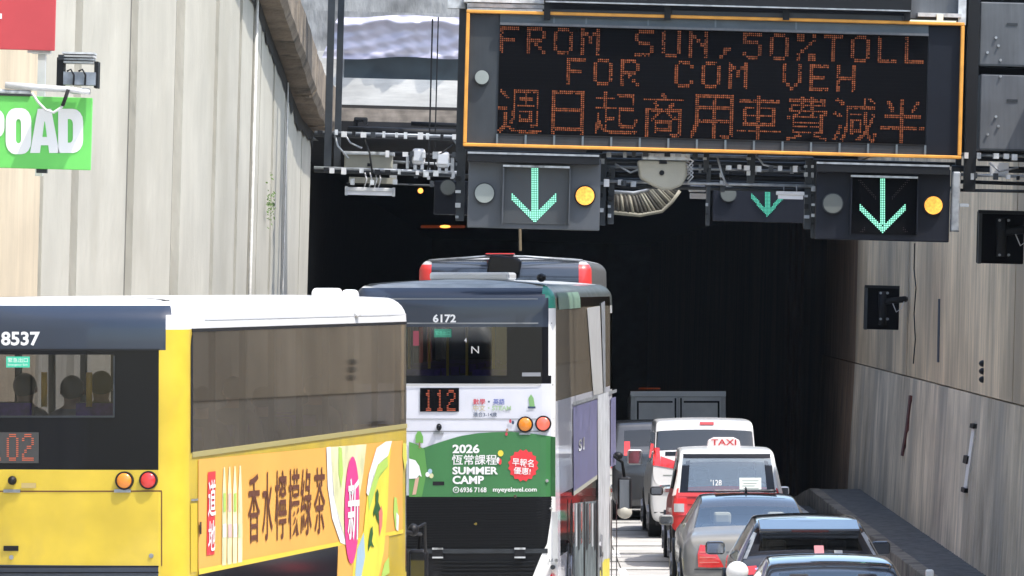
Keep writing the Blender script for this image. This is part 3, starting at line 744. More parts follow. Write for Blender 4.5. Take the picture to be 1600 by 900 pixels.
q2 = lane_signal('large navy lane signal with green arrow and lit amber lamp, right under the message sign', 1275, 262, 1484, 376, GD-.3, signal_navy, (1330, 278, 1432, 366), (1379, 280, 364, 35, 330, 10), (1301, 318, 15), (1458, 321, 14), lensmat=lens_dim)
q3 = lane_signal('smaller dim lane signal further inside between the two large ones', 1114, 296, 1262, 347, GD+18, signal_navy, None, (1199, 297, 339, 25, 310, 8), (1138, 303, 12), None, lensmat=lens_dim, hood=False, a_m=far_green)
q4 = lane_signal('half hidden dark signal box with unlit round lens, left of the grey lane signal', 678, 283, 760, 336, GD+2, signal_navy, None, None, (700, 293, 11.5), None, lensmat=lens_dim, hood=False)
# unlit dots of the red cross on the two big signals
for q, cx, y0_, y1_ in ((q1, 838, 266, 346), (q2, 1381, 282, 362)):
    dd = MB()
    for k in range(26):
        for sgn in (-1, 1):
            for w_ in (-1.5, 1.5):
                x = cx+sgn*(k-13)*2.9+w_; y_ = y0_+(y1_-y0_)*k/25
                if abs(x-cx) > 12 and not (y_ > y0_+45 and abs(x-cx) < 30): c = q.l(x, y_); dot(dd, c[0], c[2], .0045, -.025)
    obj('unlit_dots', dd, led_off, q.t, kind='stuff')

# equipment hanging on the gantry
def hung_box(name, label, cat, x0, y0, x1, y1, D, dep, m, bevel=.02): 
    q = Hung(name, label, cat, (x0+x1)/2, (y0+y1)/2, D); q.rect('body', x0, y0, x1, y1, 0, dep, m, bevel=bevel); return q
q = hung_box('junction_box', 'wide beige equipment box on the gantry above the white tube lamp', 'equipment box', 538, 240, 613, 266, LB+.25, .5, beige)
q.rect('lid', 536, 237, 616, 242, -.05, .55, steel_white); q.rect('bracket', 545, 277, 618, 286, .1, .4, beige); q.rect('latch', 574, 255, 579, 260, -.03, 0, steel_black)
for px, py, lab in ((654, 245, 'left rounded white floodlight box on the gantry pipe'), (692, 250, 'right squarish white floodlight box on the gantry pipe')):
    q = Hung('floodlight', lab, 'floodlight', px, py, LB-.15, 'white floodlight boxes')
    q.rect('body', px-10, py-13, px+10, py+12, 0, .25, white_box, bevel=.035); q.rect('lens', px-8, py-9, px+8, py+6, -.02, 0, mat('lens_white', (.55, .57, .6), .3))
    q.rect('bracket', px-8, py+12, px-3, py+20, 0, .06, galv); q.rect('bracket', px+3, py+12, px+8, py+20, 0, .06, galv)
q = Hung('tube_lamp', 'white fluorescent tube lamp hanging under the left bay of the gantry', 'lamp', 578, 298, LB-.1)
q.rect('housing', 541, 293, 616, 299, 0, .12, white_box, bevel=.008); q.rect('diffuser', 543, 299, 614, 305, .02, .1, mat('diffuser', (.7, .7, .72), .4))
q.rect('end_cap', 539, 291, 543, 305, -.01, .13, steel_white); q.rect('end_cap', 613, 293, 617, 307, -.01, .13, steel_white)
for a in (570, 578, 586, 592): q.tube('cable', [(a, 270, .05), (a+3, 280, -.04), (a-1, 293, .05)], .01, white_box, n=5)
q = Hung('tube_lamp', 'short white tube lamp in front of the small dim lane signal', 'lamp', 1236, 304, GD-.1)
q.rect('housing', 1213, 299, 1257, 305, 0, .1, white_box, bevel=.008); q.rect('diffuser', 1216, 305, 1255, 311, .02, .09, MATS['diffuser'])
q.tube('hanger', [(1225, 290, .05), (1225, 299, .05)], .008, galv); q.tube('hanger', [(1245, 290, .05), (1245, 299, .05)], .008, galv)
q = Hung('camera_housing', 'large beige shell-shaped camera housing under the middle of the message sign', 'camera', 1038, 268, GD-.2)
sx = [(996, 250), (1075, 252), (1074, 275), (1066, 290), (1050, 296), (1036, 297), (1020, 290), (1000, 278)]
obj('shell', MB().prism([(q.l(a, b)[0], q.l(a, b)[2]) for a, b in sx], 0, .5), beige, q.t, bevel=.03)
q.rect('top_plate', 1004, 240, 1078, 250, -.03, .5, steel_white); q.rect('slot', 1030, 250, 1042, 256, -.02, 0, steel_black); q.disc('eye', 1034, 270, 4, -.025, 0, steel_black)
for k in range(5): q.tube('cable', [(1070+k, 244+6*k, -.02), (1083, 252+6*k, -.05), (1074, 262+6*k, -.02)], .012, random.choice([white_box, galv]), n=5)
for k in range(4): q.rect('clip', 1004+k*17, 238+k % 2*3, 1013+k*17, 245, -.08, -.03, random.choice([steel_black, galv, steel_dark]))
# cable ladder curving down behind it
q = Hung('cable_tray', 'curved ladder-like cable tray full of pale cables under the message sign', 'cable tray', 1005, 315, GD+3)
tray_m = mat('tray_dull', (.13, .125, .11), .8, var=.4, vscale=8)
rail = [(958, 332), (1000, 336), (1034, 330), (1050, 315), (1062, 298)]
rail2 = [(958, 300), (990, 302), (1010, 298), (1024, 288), (1030, 278)]
q.tube('rail', [(a, b, 0) for a, b in rail], .025, beige); q.tube('rail', [(a, b, 0) for a, b in rail2], .025, galv)
for k in range(22):
    u = k/21*3.999; i = int(u); w_ = u-i; a = [rail[i][j]*(1-w_)+rail[i+1][j]*w_ for j in (0, 1)]; b = [rail2[i][j]*(1-w_)+rail2[i+1][j]*w_ for j in (0, 1)]
    q.tube('rung', [(a[0], a[1], 0), (b[0], b[1], 0)], .02, random.choice([tray_m, tray_m, beige]), n=5)
obj('tray_floor', MB().add([q.l(a, b, .06) for a, b in rail]+[q.l(a, b, .06) for a, b in rail2], [(i, i+1, 6+i, 5+i) for i in range(4)]), mat('tray', (.16, .14, .12), .8, var=.5, vscale=8), q.t)
q = hung_box('vent_fitting', 'pale slatted fitting just right of the cable tray', 'fitting', 1077, 290, 1103, 300, GD+2, .3, white_box)
q.rect('lower_fin', 1079, 302, 1103, 310, 0, .3, white_box)
q = Hung('camera', 'small black camera on a bracket on the ledge above the left bay', 'camera', 563, 190, 87.2)
q.rect('body', 553, 183, 574, 190, 0, .3, steel_black, bevel=.02); q.rect('bracket', 552, 188, 559, 207, .05, .15, steel_black); q.disc('lens', 571, 192, 4, -.1, 0, black_plastic)
# right-hand grey cabinets
for y0_, y1_, lab in ((4, 104, 'upper grey riveted steel cabinet at the right end of the gantry'), (117, 236, 'lower grey riveted steel cabinet at the right end of the gantry')):
    q = Hung('gantry_cabinet', lab, 'cabinet', 1575, (y0_+y1_)/2, GD, 'grey cabinets at the gantry end')
    q.rect('body', 1531, y0_, 1632, y1_, 0, .5, panel_grey, bevel=.015)
    for k, (a, b) in enumerate(((.08, .78), (.30, .55), (.42, .02 if y0_ > 50 else .9))): q.disc('rivet', 1538+a*60, y0_+b*(y1_-y0_), 2.2, -.03, 0, galv, n=8)
    q.disc('rivet', 1560, y0_+.75*(y1_-y0_)*.9, 2.2, -.03, 0, galv, n=8)
    q.rect('vent', 1573, y0_+.32*(y1_-y0_), 1590, y0_+.32*(y1_-y0_)+4, -.01, 0, steel_dark)
    q.rect('trim', 1531, y1_-3, 1632, y1_, -.03, .0, steel_dark)
q = hung_box('gantry_shelf', 'narrow pale shelf below the grey cabinets at the gantry end', 'shelf', 1531, 240, 1640, 252, GD+.1, .4, steel_black); q.rect('paper', 1546, 254, 1575, 272, -.1, -.05, white_box)
q = hung_box('signal_bracket', 'ragged pale bracket at the right end of the right lane signal', 'bracket', 1487, 268, 1500, 362, GD-.35, .1, galv)
q.rect('tab', 1500, 318, 1514, 323, 0, .05, galv)

# pole hanging below the grey lane signal
o = obj('hanging_pole', MB().tube([tuple(P(812, 330, GD+9)), tuple(P(813, 392, GD+9))], .02, 6), mat('rust', (.16, .12, .07), .8)); tag(o, 'thin rusty pole end hanging under the grey lane signal', 'pole')

# signs fixed on the left wall
def wall_sign(label, x0, y0, x1, y1, D, m, name='advert_sign'):
    q = Hung(name, label, 'sign', (x0+x1)/2, (y0+y1)/2, D)
    q.rect('board', x0, y0, x1, y1, 0, .06, m, bevel=.006); return q
q = wall_sign('red board with a white character at the top left corner', -160, -60, 87, 76, 58.6, red_sign)
q.rect('bracket', 42, 77, 78, 82, .07, .2, steel_white); 
def gl_text(q, txt, x0, y0, x1, y1, m, bold=.02, dy=-.008):
    vs, fs, _ = glyphs(txt, bold); mb = MB()
    mb.add([q.l(x0+(x1-x0)*u, y1+(y0-y1)*v, dy) for u, v in vs], fs); return obj('lettering', mb, m, q.t)
gl_text(q, '廣告位', -120, -38, 3, 33, white_letter)
q = wall_sign('bright green board reading POAD in heavy white letters', -160, 149, 143, 262, 58.4, green_sign)
def slab_letter(outer, inner):
    mb = MB(); n = len(outer)
    if inner:
        mb.add([q.l(a, b, -.008) for a, b in outer]+[q.l(a, b, -.008) for a, b in inner], [(i, (i+1) % n, n+(i+1) % n, n+i) for i in range(n)])
    else: mb.add([q.l(a, b, -.008) for a, b in outer], [tuple(range(n))])
    obj('lettering', mb, white_letter, q.t)
def rr(x0, y0, x1, y1, rx, ry, left=True):
    pts = []
    for cx, cy, a0 in ((x1-rx, y0+ry, -90), (x1-rx, y1-ry, 0), (x0+rx, y1-ry, 90), (x0+rx, y0+ry, 180)):
        for k in range(5):
            a = R(a0+22.5*k); px = cx+rx*math.cos(a); py = cy+ry*math.sin(a)
            if not left and cx == x0+rx: px, py = x0, (y1 if cy > (y0+y1)/2 else y0)
            pts.append((px, py))
    return pts
slab_letter(rr(9, 169, 49, 241, 15, 20), rr(25, 186, 33, 224, 4, 6))
slab_letter(rr(91, 170, 130, 239, 16, 20, False), rr(106, 186, 114, 223, 5, 8, False))
slab_letter(rr(-34, 170, 7, 216, 14, 16, False), rr(-18, 184, -9, 202, 4, 6, False)); slab_letter([(-34, 215), (-18, 215), (-18, 240), (-34, 240)], None)
slab_letter([(47, 239), (59, 170), (80, 170), (93, 239), (77, 239), (75.5, 227), (64, 227), (62.5, 239)], [(58, 235), (64, 190), (74, 190), (83, 235), (80, 236), (73.5, 214), (66, 214), (60, 236)][:0] or None)
obj('letter_counter', MB().add([q.l(a, b, -.012) for a, b in ((66.5, 214), (69.5, 190), (70.5, 190), (73.5, 214))], [(0, 1, 2, 3)]), green_sign, q.t)
q.rect('bracket', 56, 263, 72, 270, .05, .2, steel_dark); q.rect('top_bar', -160, 143, 48, 147, -.02, .2, steel_dark)
q = Hung('sign_post', 'white square post carrying the red and green boards', 'post', 63, 250, 58.9)
q.rect('post', 57, 78, 69, 275, 0, .1, white_box); q.rect('flange', 50, 77, 78, 84, -.02, .12, white_box)
q = Hung('lamp_pipe', 'white lamp arm running above the green board', 'lamp arm', 60, 137, 57.9)
q.tube('arm', [(8, 133, 0), (60, 137, 0), (110, 140, 0), (140, 144, 0)], [.035, .035, .03, .025], white_box)
q.tube('arm', [(-60, 140, .02), (48, 144, .02)], .02, steel_white)
q.tube('cable', [(50, 145, -.02), (60, 160, -.02), (72, 172, -.02), (84, 176, -.02), (96, 168, -.02), (105, 148, -.02)], .014, white_box, n=6)
q.tube('cable', [(98, 166, -.03), (103, 152, -.03), (107, 140, -.03)], .02, rubber, n=6)
q = Hung('floodlight', 'grey slatted sign floodlight in a black bracket beside the red board', 'floodlight', 122, 112, 58.0)
q.rect('side_bracket', 89, 90, 99, 138, -.05, .3, steel_black); q.rect('side_bracket', 147, 96, 153, 137, .0, .3, steel_black)
for k in range(4): q.rect('fin', 98, 82+k*4.6, 149-k, 85+k*4.6, -.12+.03*k, .25, [steel_white, white_box, galv, steel_white][k])
q.rect('top_cap', 92, 86, 101, 94, -.1, .28, steel_dark)
q.rect('body', 100, 113, 150, 133, -.1, .2, mat('lamp_blue_grey', (.23, .26, .30), .35, metal=.3, var=.3, vscale=8)); q.rect('under_body', 110, 138, 139, 146, -.1, .2, galv)
for a in (112, 130): q.tube('cable', [(a-6, 112, -.12), (a, 109, -.12), (a+5, 118, -.12), (a+4, 134, -.12)], .01, steel_black, n=5)

hz = bpy.data.materials.new('haze'); hz.use_nodes = True; hn = hz.node_tree; hn.nodes.clear()
ho = hn.nodes.new('ShaderNodeOutputMaterial'); hv = hn.nodes.new('ShaderNodeVolumePrincipled'); hv.inputs['Density'].default_value = .00008; hv.inputs['Color'].default_value = (.75, .87, 1, 1)
hn.links.new(hv.outputs[0], ho.inputs['Volume'])
if HAZE: obj('haze', MB().box(-905, -905, -10, 905, 1505, 14), hz, kind='stuff')
#VEHICLES#
# ================================================================= VEHICLES
def paint(name, col, rough=.35, var=.06, dirt=None): return mat(name, col, rough, var=var, vscale=2.5, coat=.5, dirt=dirt)
yellow = paint('paint_yellow', (.63, .455, .035), .35, .14, ((.50, .36, .05), .60)); bus_white = paint('paint_white', (.80, .80, .79)); navy = paint('paint_navy', (.018, .028, .05), .25)
bus_green = paint('paint_green', (.03, .27, .19)); pale_green = paint('paint_pale_green', (.30, .48, .36)); red_paint = paint('paint_red', (.62, .035, .03), .3)
lilac_white = paint('paint_lilac_white', (.66, .67, .74), .35); olive_dark = paint('paint_olive_dark', (.10, .11, .10), .3)
silver = mat('paint_silver', (.25, .245, .23), .42, metal=.2, coat=.6, var=.06); dark_silver = mat('paint_grey', (.07, .073, .08), .25, metal=.55, coat=.8, var=.08)
car_black = mat('paint_black', (.02, .022, .028), .12, coat=1); car_white = paint('paint_car_white', (.74, .74, .74), .25)
truck_grey = mat('truck_grey', (.60, .61, .60), .6, var=.1)
lens_red = mat('lens_red', (.62, .03, .03), .2, coat=.8, emit=(1, .05, .03), es=0.0636); lens_orange = mat('lens_orange', (.85, .26, .02), .2, coat=.8)
lens_lit = mat('lens_brake', (.75, .12, .08), .2, coat=.8, emit=(1, .2, .12), es=0.1858); lens_clear = mat('lens_clear', (.5, .5, .5), .15, coat=.8)
seat_dark = mat('seat_fabric', (.085, .07, .085), .9); seat_purple = mat('seat_purple', (.10, .035, .30), .8, var=.3, vscale=20); pole_yellow = mat('pole_yellow', (.75, .45, .03), .4)
inner_dark = mat('interior_dark', (.03, .03, .035), .9); skin = mat('skin', (.35, .22, .15), .6); hair = mat('hair', (.012, .01, .01), .5); cloth_d = mat('cloth_dark', (.04, .04, .07), .9); cloth_g = mat('cloth_grey', (.18, .18, .20), .9)
ad_orange = mat('advert_orange', (.80, .41, .085), .5, var=.05, vscale=1); ad_brown = mat('advert_brown', (.12, .035, .015), .6); ad_red = mat('advert_red', (.72, .04, .05), .5)
ad_pink = mat('advert_pink', (.75, .05, .25), .5); ad_cream = mat('advert_cream', (.78, .78, .45), .5, var=.25, vscale=3); ad_lime = mat('advert_lime', (.42, .62, .12), .5); ad_yellow = mat('advert_yellow', (.80, .68, .07), .5, var=.1)
ad_green = mat('advert_green', (.045, .185, .06), .5, var=.08, vscale=2); ad_green2 = mat('advert_green_light', (.10, .30, .07), .5); ad_purple = mat('advert_purple', (.17, .17, .31), .4, var=.2, vscale=3); ad_blue = mat('advert_blue', (.35, .5, .62), .5)
chrome = mat('chrome', (.7, .7, .72), .12, metal=1)

def wheel_mesh(r=.33, w=.22):
    t = MB().tube([(-w/2, 0, 0), (-w/2+.03, 0, 0), (w/2-.03, 0, 0), (w/2, 0, 0)], [r-.03, r, r, r-.03], 28); m1 = t.mesh('tyre')
    rim = MB().tube([(-w/2-.006, 0, 0), (w/2+.006, 0, 0)], [r*.66, r*.66], 20); m2 = rim.mesh('rim')
    sp = MB()
    for k in range(5):
        a = k*2*math.pi/5
        c_, s_ = math.cos(a), math.sin(a); x2 = w/2+.03; sp.add([(X, -s_*.05, c_*.05) for X in (-x2, x2)]+[(X, s_*.05, -c_*.05) for X in (x2, -x2)]+[(X, r*.6*c_-s_*.03, r*.6*s_+c_*.03) for X in (-x2, x2)]+[(X, r*.6*c_+s_*.03, r*.6*s_-c_*.03) for X in (x2, -x2)], [(0,3,2,1),(4,5,6,7),(0,1,5,4),(1,2,6,5),(2,3,7,6),(3,0,4,7)])
    return m1, m2, sp.mesh('spokes')
W_CAR = wheel_mesh(.33, .22); W_BUS = wheel_mesh(.49, .32)
def wheel(veh, x, y, r, meshes):
    e = bpy.data.objects.new('wheel', meshes[0]); C.objects.link(e); e.parent = veh.t; e.location = (x, y, r)
    if not meshes[0].materials: meshes[0].materials.append(rubber); meshes[1].materials.append(mat('rim_grey', (.35, .35, .37), .35, metal=.8)); meshes[2].materials.append(MATS['rim_grey'])
    for nm, m in (('rim', meshes[1]), ('spokes', meshes[2])):
        q = bpy.data.objects.new(nm, m); C.objects.link(q); q.parent = e

def bus_shell(v, W, L, H, rr, rf, xs, ys, zs, Rd, bulge, cls, mats, crown=.06):
    hw = W/2; P_ = []
    for x in xs: P_.append((x*(hw-rr), 0, 0, -1, 'rear'))
    for k in range(1, 7):
        a = math.pi/2*k/6; P_.append((hw-rr+rr*math.sin(a), rr-rr*math.cos(a), math.sin(a), -math.cos(a), 'corner_r'))
    for y in ys: P_.append((hw, y, 1, 0, 'right'))
    for k in range(0, 7):
        a = math.pi/2*k/6; P_.append((hw-rf+rf*math.cos(a), L-rf+rf*math.sin(a), math.cos(a), math.sin(a), 'front'))
    for k in range(0, 7):
        a = math.pi/2*k/6; P_.append((-hw+rf-rf*math.sin(a), L-rf+rf*math.cos(a), -math.sin(a), math.cos(a), 'front'))
    for y in reversed(ys): P_.append((-hw, y, -1, 0, 'left'))
    for k in range(0, 6):
        a = math.pi/2*k/6; P_.append((-hw+rr-rr*math.cos(a), rr-rr*math.sin(a), -math.cos(a), -math.sin(a), 'corner_l'))
    rows = [(z, 0) for z in zs]
    for k in range(1, 8):
        a = math.pi/2*k/7; rows.append((H-Rd+Rd*math.sin(a), Rd*(1-math.cos(a))))
    V = []; n = len(P_)
    for z, ins in rows:
        for x, y, nx, ny, t in P_:
            b = bulge*(1-(x/hw)**2)*max(0, min(1, (rr*1.5-y)/rr)) if t in ('rear', 'corner_r', 'corner_l') else 0
            s_ = 1+.6*max(0, -ny)
            V.append((x-nx*ins, y-ny*ins*s_-b+.02*max(0, z-2.4)*(1 if y < .3 else 0), z))
    groups = {}
    F_ = []
    for j in range(len(rows)-1):
        for i in range(n):
            k = (i+1) % n; f = (j*n+i, j*n+k, (j+1)*n+k, (j+1)*n+i)
            c = [sum(V[q][a] for q in f)/4 for a in range(3)]
            ta, tb = P_[i][4], P_[k][4]
            t = tb if tb in ('right', 'rear') and ta == tb else ('corner_r' if 'corner_r' in (ta, tb) else 'corner_l' if 'corner_l' in (ta, tb) else 'left' if (ta, tb) == ('left', 'left') else 'right' if (ta, tb) == ('right', 'right') else 'front')
            if ta == 'corner_r' and tb == 'right': t = 'right'
            if ta == 'left' and tb == 'corner_l': t = 'left'
            key = cls(t, c[0], c[1], c[2]); key = key if '|' in key or key in ('roof', 'rear_cap') else key+'|'+t+('u' if t == 'front' and c[2] > 2.6 else '')+('f' if c[1] > L/2 else ''); groups.setdefault(key, []).append(f); F_.append(f)
    # crowned roof: strips from left to right along the bus
    top = len(rows)-1; base = top*n; zt = rows[-1][0]
    ring = [V[base+i] for i in range(n)]; cidx = len(V)
    xr = [p[0] for p in ring]; cx = 0
    K = 6
    inner = []
    for q in range(1, K+1):
        s_ = 1-q/(K+1.0); st = len(V)
        for p in ring: V.append((p[0]*s_, (p[1]-L/2)*(s_*.12+.88)+L/2 if False else p[1]+(L/2-p[1])*(1-s_)*(.25), zt+crown*(1-s_*s_)))
        inner.append(st)
    prev = base
    for st in inner:
        for i in range(n):
            k = (i+1) % n; groups.setdefault('roof', []).append((prev+i, prev+k, st+k, st+i))
        prev = st
    groups['roof'].append(tuple(prev+i for i in range(n)))
    allf = [f for g_ in groups.values() for f in g_]
    v.bvh = BVHTree.FromPolygons([Vector(p) for p in V], allf); v.half = hw
    for key, fs in groups.items():
        nm = key.split('|')[0]
        used = sorted({i for f in fs for i in f}); mp = {a: b for b, a in enumerate(used)}
        me = bpy.data.meshes.new(nm); me.from_pydata([V[i] for i in used], [], [tuple(mp[i] for i in f) for f in fs]); me.update()
        v.parts[key] = link(nm, me, mats[nm if not nm.startswith('window') else key], v.t, smooth=not key.startswith('window'))

def person(name, label, parent_v, x, y, z, top, lean=0, yaw=0, hr=True):
    """Seated adult, one continuous skinned body; hair and shirt are children."""
    me = bpy.data.meshes.new(name); 
    J = [(0, 0, 0), (0, -.02, .28), (0, .0, .48), (0, .01, .56), (0, .02, .64), (0, .03, .74),
         (-.09, .0, -.02), (-.12, .42, .0), (-.12, .44, -.42), (-.12, .55, -.44), (.09, .0, -.02), (.12, .42, .0), (.12, .44, -.42), (.12, .55, -.44),
         (-.19, .0, .44), (-.24, .08, .18), (-.16, .30, .10), (.19, .0, .44), (.24, .08, .18), (.16, .30, .10)]
    E = [(0, 1), (1, 2), (2, 3), (3, 4), (4, 5), (0, 6), (6, 7), (7, 8), (8, 9), (0, 10), (10, 11), (11, 12), (12, 13), (2, 14), (14, 15), (15, 16), (2, 17), (17, 18), (18, 19)]
    RR = [.15, .14, .13, .06, .09, .085, .10, .08, .055, .045, .10, .08, .055, .045, .07, .05, .035, .07, .05, .035]
    me.from_pydata(J, E, []); o = bpy.data.objects.new(name, me); C.objects.link(o)
    sk = o.modifiers.new('skin', 'SKIN'); ss = o.modifiers.new('sub', 'SUBSURF'); ss.levels = 2
    for i, r_ in enumerate(RR): me.skin_vertices[0].data[i].radius = (r_, r_*.75 if i in (0, 1, 2) else r_)
    me.skin_vertices[0].data[0].use_root = True
    dg = bpy.context.evaluated_depsgraph_get(); me2 = bpy.data.meshes.new_from_object(o.evaluated_get(dg)); bpy.data.objects.remove(o)
    o = link(name, me2, None, None, True); me2.materials.clear(); me2.materials.append(skin); me2.materials.append(top)
    for p in me2.polygons: p.material_index = 1 if p.center.z < .53 and not (abs(p.center.x) > .13 and p.center.y > .22) else 0
    o.matrix_world = parent_v.M @ Matrix.Translation((x, y, z)) @ Matrix.Rotation(yaw, 4, 'Z') @ Matrix.Rotation(lean, 4, 'X')
    h = MB().ell((0, .01, .715), .105, .115, .115, 16, 10); obj('hair', h, hair, o, smooth=True)
    face = MB().ell((0, .125, .68), .015, .03, .02, 8, 6); obj('nose', face, skin, o, smooth=True)
    er = MB(); er.ell((-.1, .03, .68), .015, .02, .03, 8, 6); er.ell((.1, .03, .68), .015, .02, .03, 8, 6); obj('ears', er, skin, o, smooth=True)
    tag(o, label, 'person'); return o

def led_text(v, txt, q, pit_n, m=led_red):       # dotted display text inside pixel quad bl,br,tr,tl (plane coords)
    mb = MB(); vs = []; n = len(txt)*13; 
    for k, ch in enumerate(txt):
        for c_, r_ in latin_dots(ch):
            u = (k*13+c_+1)/n; w_ = 1-(r_+.8)/15.; vs.append((u, w_))
    for u, w_ in vs:
        a = (q[0][0]*(1-u)+q[1][0]*u)*(1-w_)+(q[3][0]*(1-u)+q[2][0]*u)*w_; b = (q[0][1]*(1-u)+q[1][1]*u)*(1-w_)+(q[3][1]*(1-u)+q[2][1]*u)*w_
        s_ = pit_n; p = v.project([(a-s_, b-s_), (a+s_, b-s_), (a+s_, b+s_), (a-s_, b+s_)], 'rear', .018); mb.add(p, [(0, 1, 2, 3)])
    obj('led_dots', mb, m, v.t, kind='stuff')
def ray_y(v, x, z): h = v.bvh.ray_cast(Vector((x, -6, z)), Vector((0, 1, 0))); return h[0].y if h[0] else 0
def lamp_round(v, px, py, r, m, label=None):
    x, z = v.rear(px, py); y = ray_y(v, x, z)
    b = obj('light_bezel', MB().disc(x, z, y-.03, y+.02, r*1.22, 24), black_plastic, v.t, smooth=False)
    o = obj('tail_light', MB().ell((x, y-.028, z), r, .028, r, 20, 12), m, v.t, smooth=True)
    if label: o['label'] = label
def mirror_bus(v, x, y, z, w, h, arm):
    o = obj('mirror', MB().box(x-w/2, y-.05, z-h/2, x+w/2, y+.08, z+h/2), black_plastic, v.t, bevel=.05, seg=3)
    gmat = mat('mirror_glass', (.25, .27, .30), .05, metal=.9); obj('mirror_glass', MB().box(x-w/2+.03, y-.056, z-h/2+.04, x+w/2-.03, y-.051, z+h/2-.04), gmat, o)
    obj('mirror_arm', MB().tube(arm, .022, 8), black_plastic, v.t, smooth=True)

# ---------------------------------------------------------------- yellow double-decker
YB = Vehicle('double_decker_bus', 'yellow double-decker bus with white roof and orange drink advert, number 8537, nearest at left', 'bus', 68, 50.2, 9.0)
def cls_y(t, x, y, z):
    if z > 4.045: return 'roof'
    if t == 'rear':
        if z > 3.66: return 'rear_cap'
        if z > 2.62:
            if abs(x) < .64 and 3.08 < z < 3.62: return 'rear_window'
            return 'rear_glass_panel'
        if z > 1.79: return 'engine_cover'
        return 'rear_bumper'
    if t == 'corner_r' and x < 1.1 and z > 3.66: return 'rear_cap'
    if t == 'corner_l' and x > -1.1 and z > 3.66: return 'rear_cap'
    if t in ('right', 'left'):
        if z > 3.84: return 'roof_edge'
        if z > 2.75:
            if .34 < y < 11.0: return 'window_%s|%d' % (t, int(y/1.34))
            return 'side_panel'
        if .85 < z < 1.60 and 1.0 < y < 8.6: return 'lower_window_'+t
        return 'side_panel'
    if t == 'front' and (2.75 < z < 3.84 or 1.2 < z < 2.5) : return 'windscreen'
    return 'roof_edge' if z > 3.84 else 'corner_panel'
ysy = sorted(set([.34]+[round(1.34*k, 3) for k in range(1, 9)]+[1.0, 8.6, 11.0])); ysy = [a for a in ysy if a <= 11.0]
zy = [.3, .85, 1.2, 1.60, 1.79, 2.5, 2.62, 2.75, 3.08, 3.62, 3.66, 3.72, 3.84]
class DefaultMats(dict):
    def __init__(s, d, f): super().__init__(d); s.f = f
    def __missing__(s, k): return s.f(k)
glass_left = glass('glass_left', (.82, .80, .76), .5)
my = DefaultMats({'roof': bus_white, 'rear_cap': navy, 'rear_window': clear_dark, 'rear_glass_panel': black_gloss, 'engine_cover': yellow, 'rear_bumper': navy,
      'roof_edge': bus_white, 'side_panel': yellow, 'corner_panel': yellow, 'windscreen': glass_dark, 'lower_window_right': glass_dark, 'lower_window_left': glass_dark}, lambda k: glass_left if 'left' in k else glass_side)
# column breaks: glass edges at +-.64
hwx = 1.25-.22
bus_shell(YB, 2.5, 11.4, 4.10, .22, .35, [-1, -.83, -.64/hwx, -.3, 0, .3, .64/hwx, .83, 1], ysy, zy, .24, .10, cls_y, my, .03)
obj('upper_floor', MB().box(-1.2, .15, 2.2, 1.2, 11.0, 2.28), inner_dark, YB.t); obj('ceiling_lining', MB().box(-1.0, .4, 3.90, 1.0, 10.9, 3.93), mat('lining', (.4, .4, .38), .9), YB.t)
# pillars between the panes, window rubber and gutter
for k in range(1, 9):
    y_ = 1.34*k
    if y_ < 10.9:
        for sx in (-1, 1): obj('window_pillar', MB().box(sx*1.246, y_-.035, 2.75, sx*1.19, y_+.035, 3.84), black_plastic, YB.t)
obj('window_trim', MB().box(1.245, .32, 2.72, 1.262, 11.05, 2.765), mat('trim_olive', (.35, .30, .12), .6), YB.t); obj('window_trim', MB().box(1.245, .32, 3.815, 1.258, 11.05, 3.845), black_plastic, YB.t)
YB.poly('window_rubber', [(.27, 2.76), (.36, 2.76), (.36, 3.82), (.30, 3.78), (.27, 3.7)], 'right', black_plastic, .004)
for y_ in (1.6, 3.2, 4.8, 6.4, 8.0, 9.6): YB.decal('roof_seam', [(-1.1, y_), (1.1, y_), (1.1, y_+.02), (-1.1, y_+.02)], 'top', mat('seam_pale', (.45, .45, .45), .6), .004, 12, 1)
YB.decal('roof_gutter', [(.9, 3.915), (11.1, 3.915), (11.1, 3.93), (.9, 3.93)], 'right', MATS['seam_pale'], .006, 12, 1)
# seats and passengers on the upper deck
seat_mb = MB().box(-.44, -.05, 0, .44, .05, .72); sm_ = None
def seat(v, x, y, z):
    s0 = obj('seat', MB().box(x-.43, y-.04, z+.35, x+.43, y+.04, z+.92).box(x-.43, y+.04, z+.35, x+.43, y+.45, z+.45), seat_dark, v.t, bevel=.03)
    obj('seat_band', MB().box(x-.42, y-.05, z+.80, x+.42, y-.041, z+.91), seat_purple, s0)
for r_ in range(7):
    for sx in (-.62, .62): seat(YB, sx, .42+r_*1.35, 2.28 if r_ == 0 else 2.03)
for x_ in (-.9,): obj('grab_pole', MB().tube([(x_, .62, 2.3), (x_, .62, 3.9)], .022, 8), pole_yellow, YB.t, smooth=True)
for px_ in (70, 140):
    x_, z_ = YB.rear(px_, 600, .36); obj('seat_handle', MB().tube([(x_, .34, 3.16), (x_, .34, 3.46)], .028, 8), pole_yellow, YB.t, smooth=True)
for i, (px_, zz, cl, lab) in enumerate(((38, 2.62, cloth_d, 'passenger seen through the bus rear window, leftmost, dark clothes'), (112, 2.60, cloth_g, 'passenger seen through the bus rear window, between the two yellow handles'), (158, 2.64, cloth_d, 'passenger seen through the bus rear window, rightmost, dark clothes'))):
    x_, z_ = YB.rear(px_, 600, .75); person('person', lab, YB, x_, .75, zz, cl, yaw=.2*(i-1))
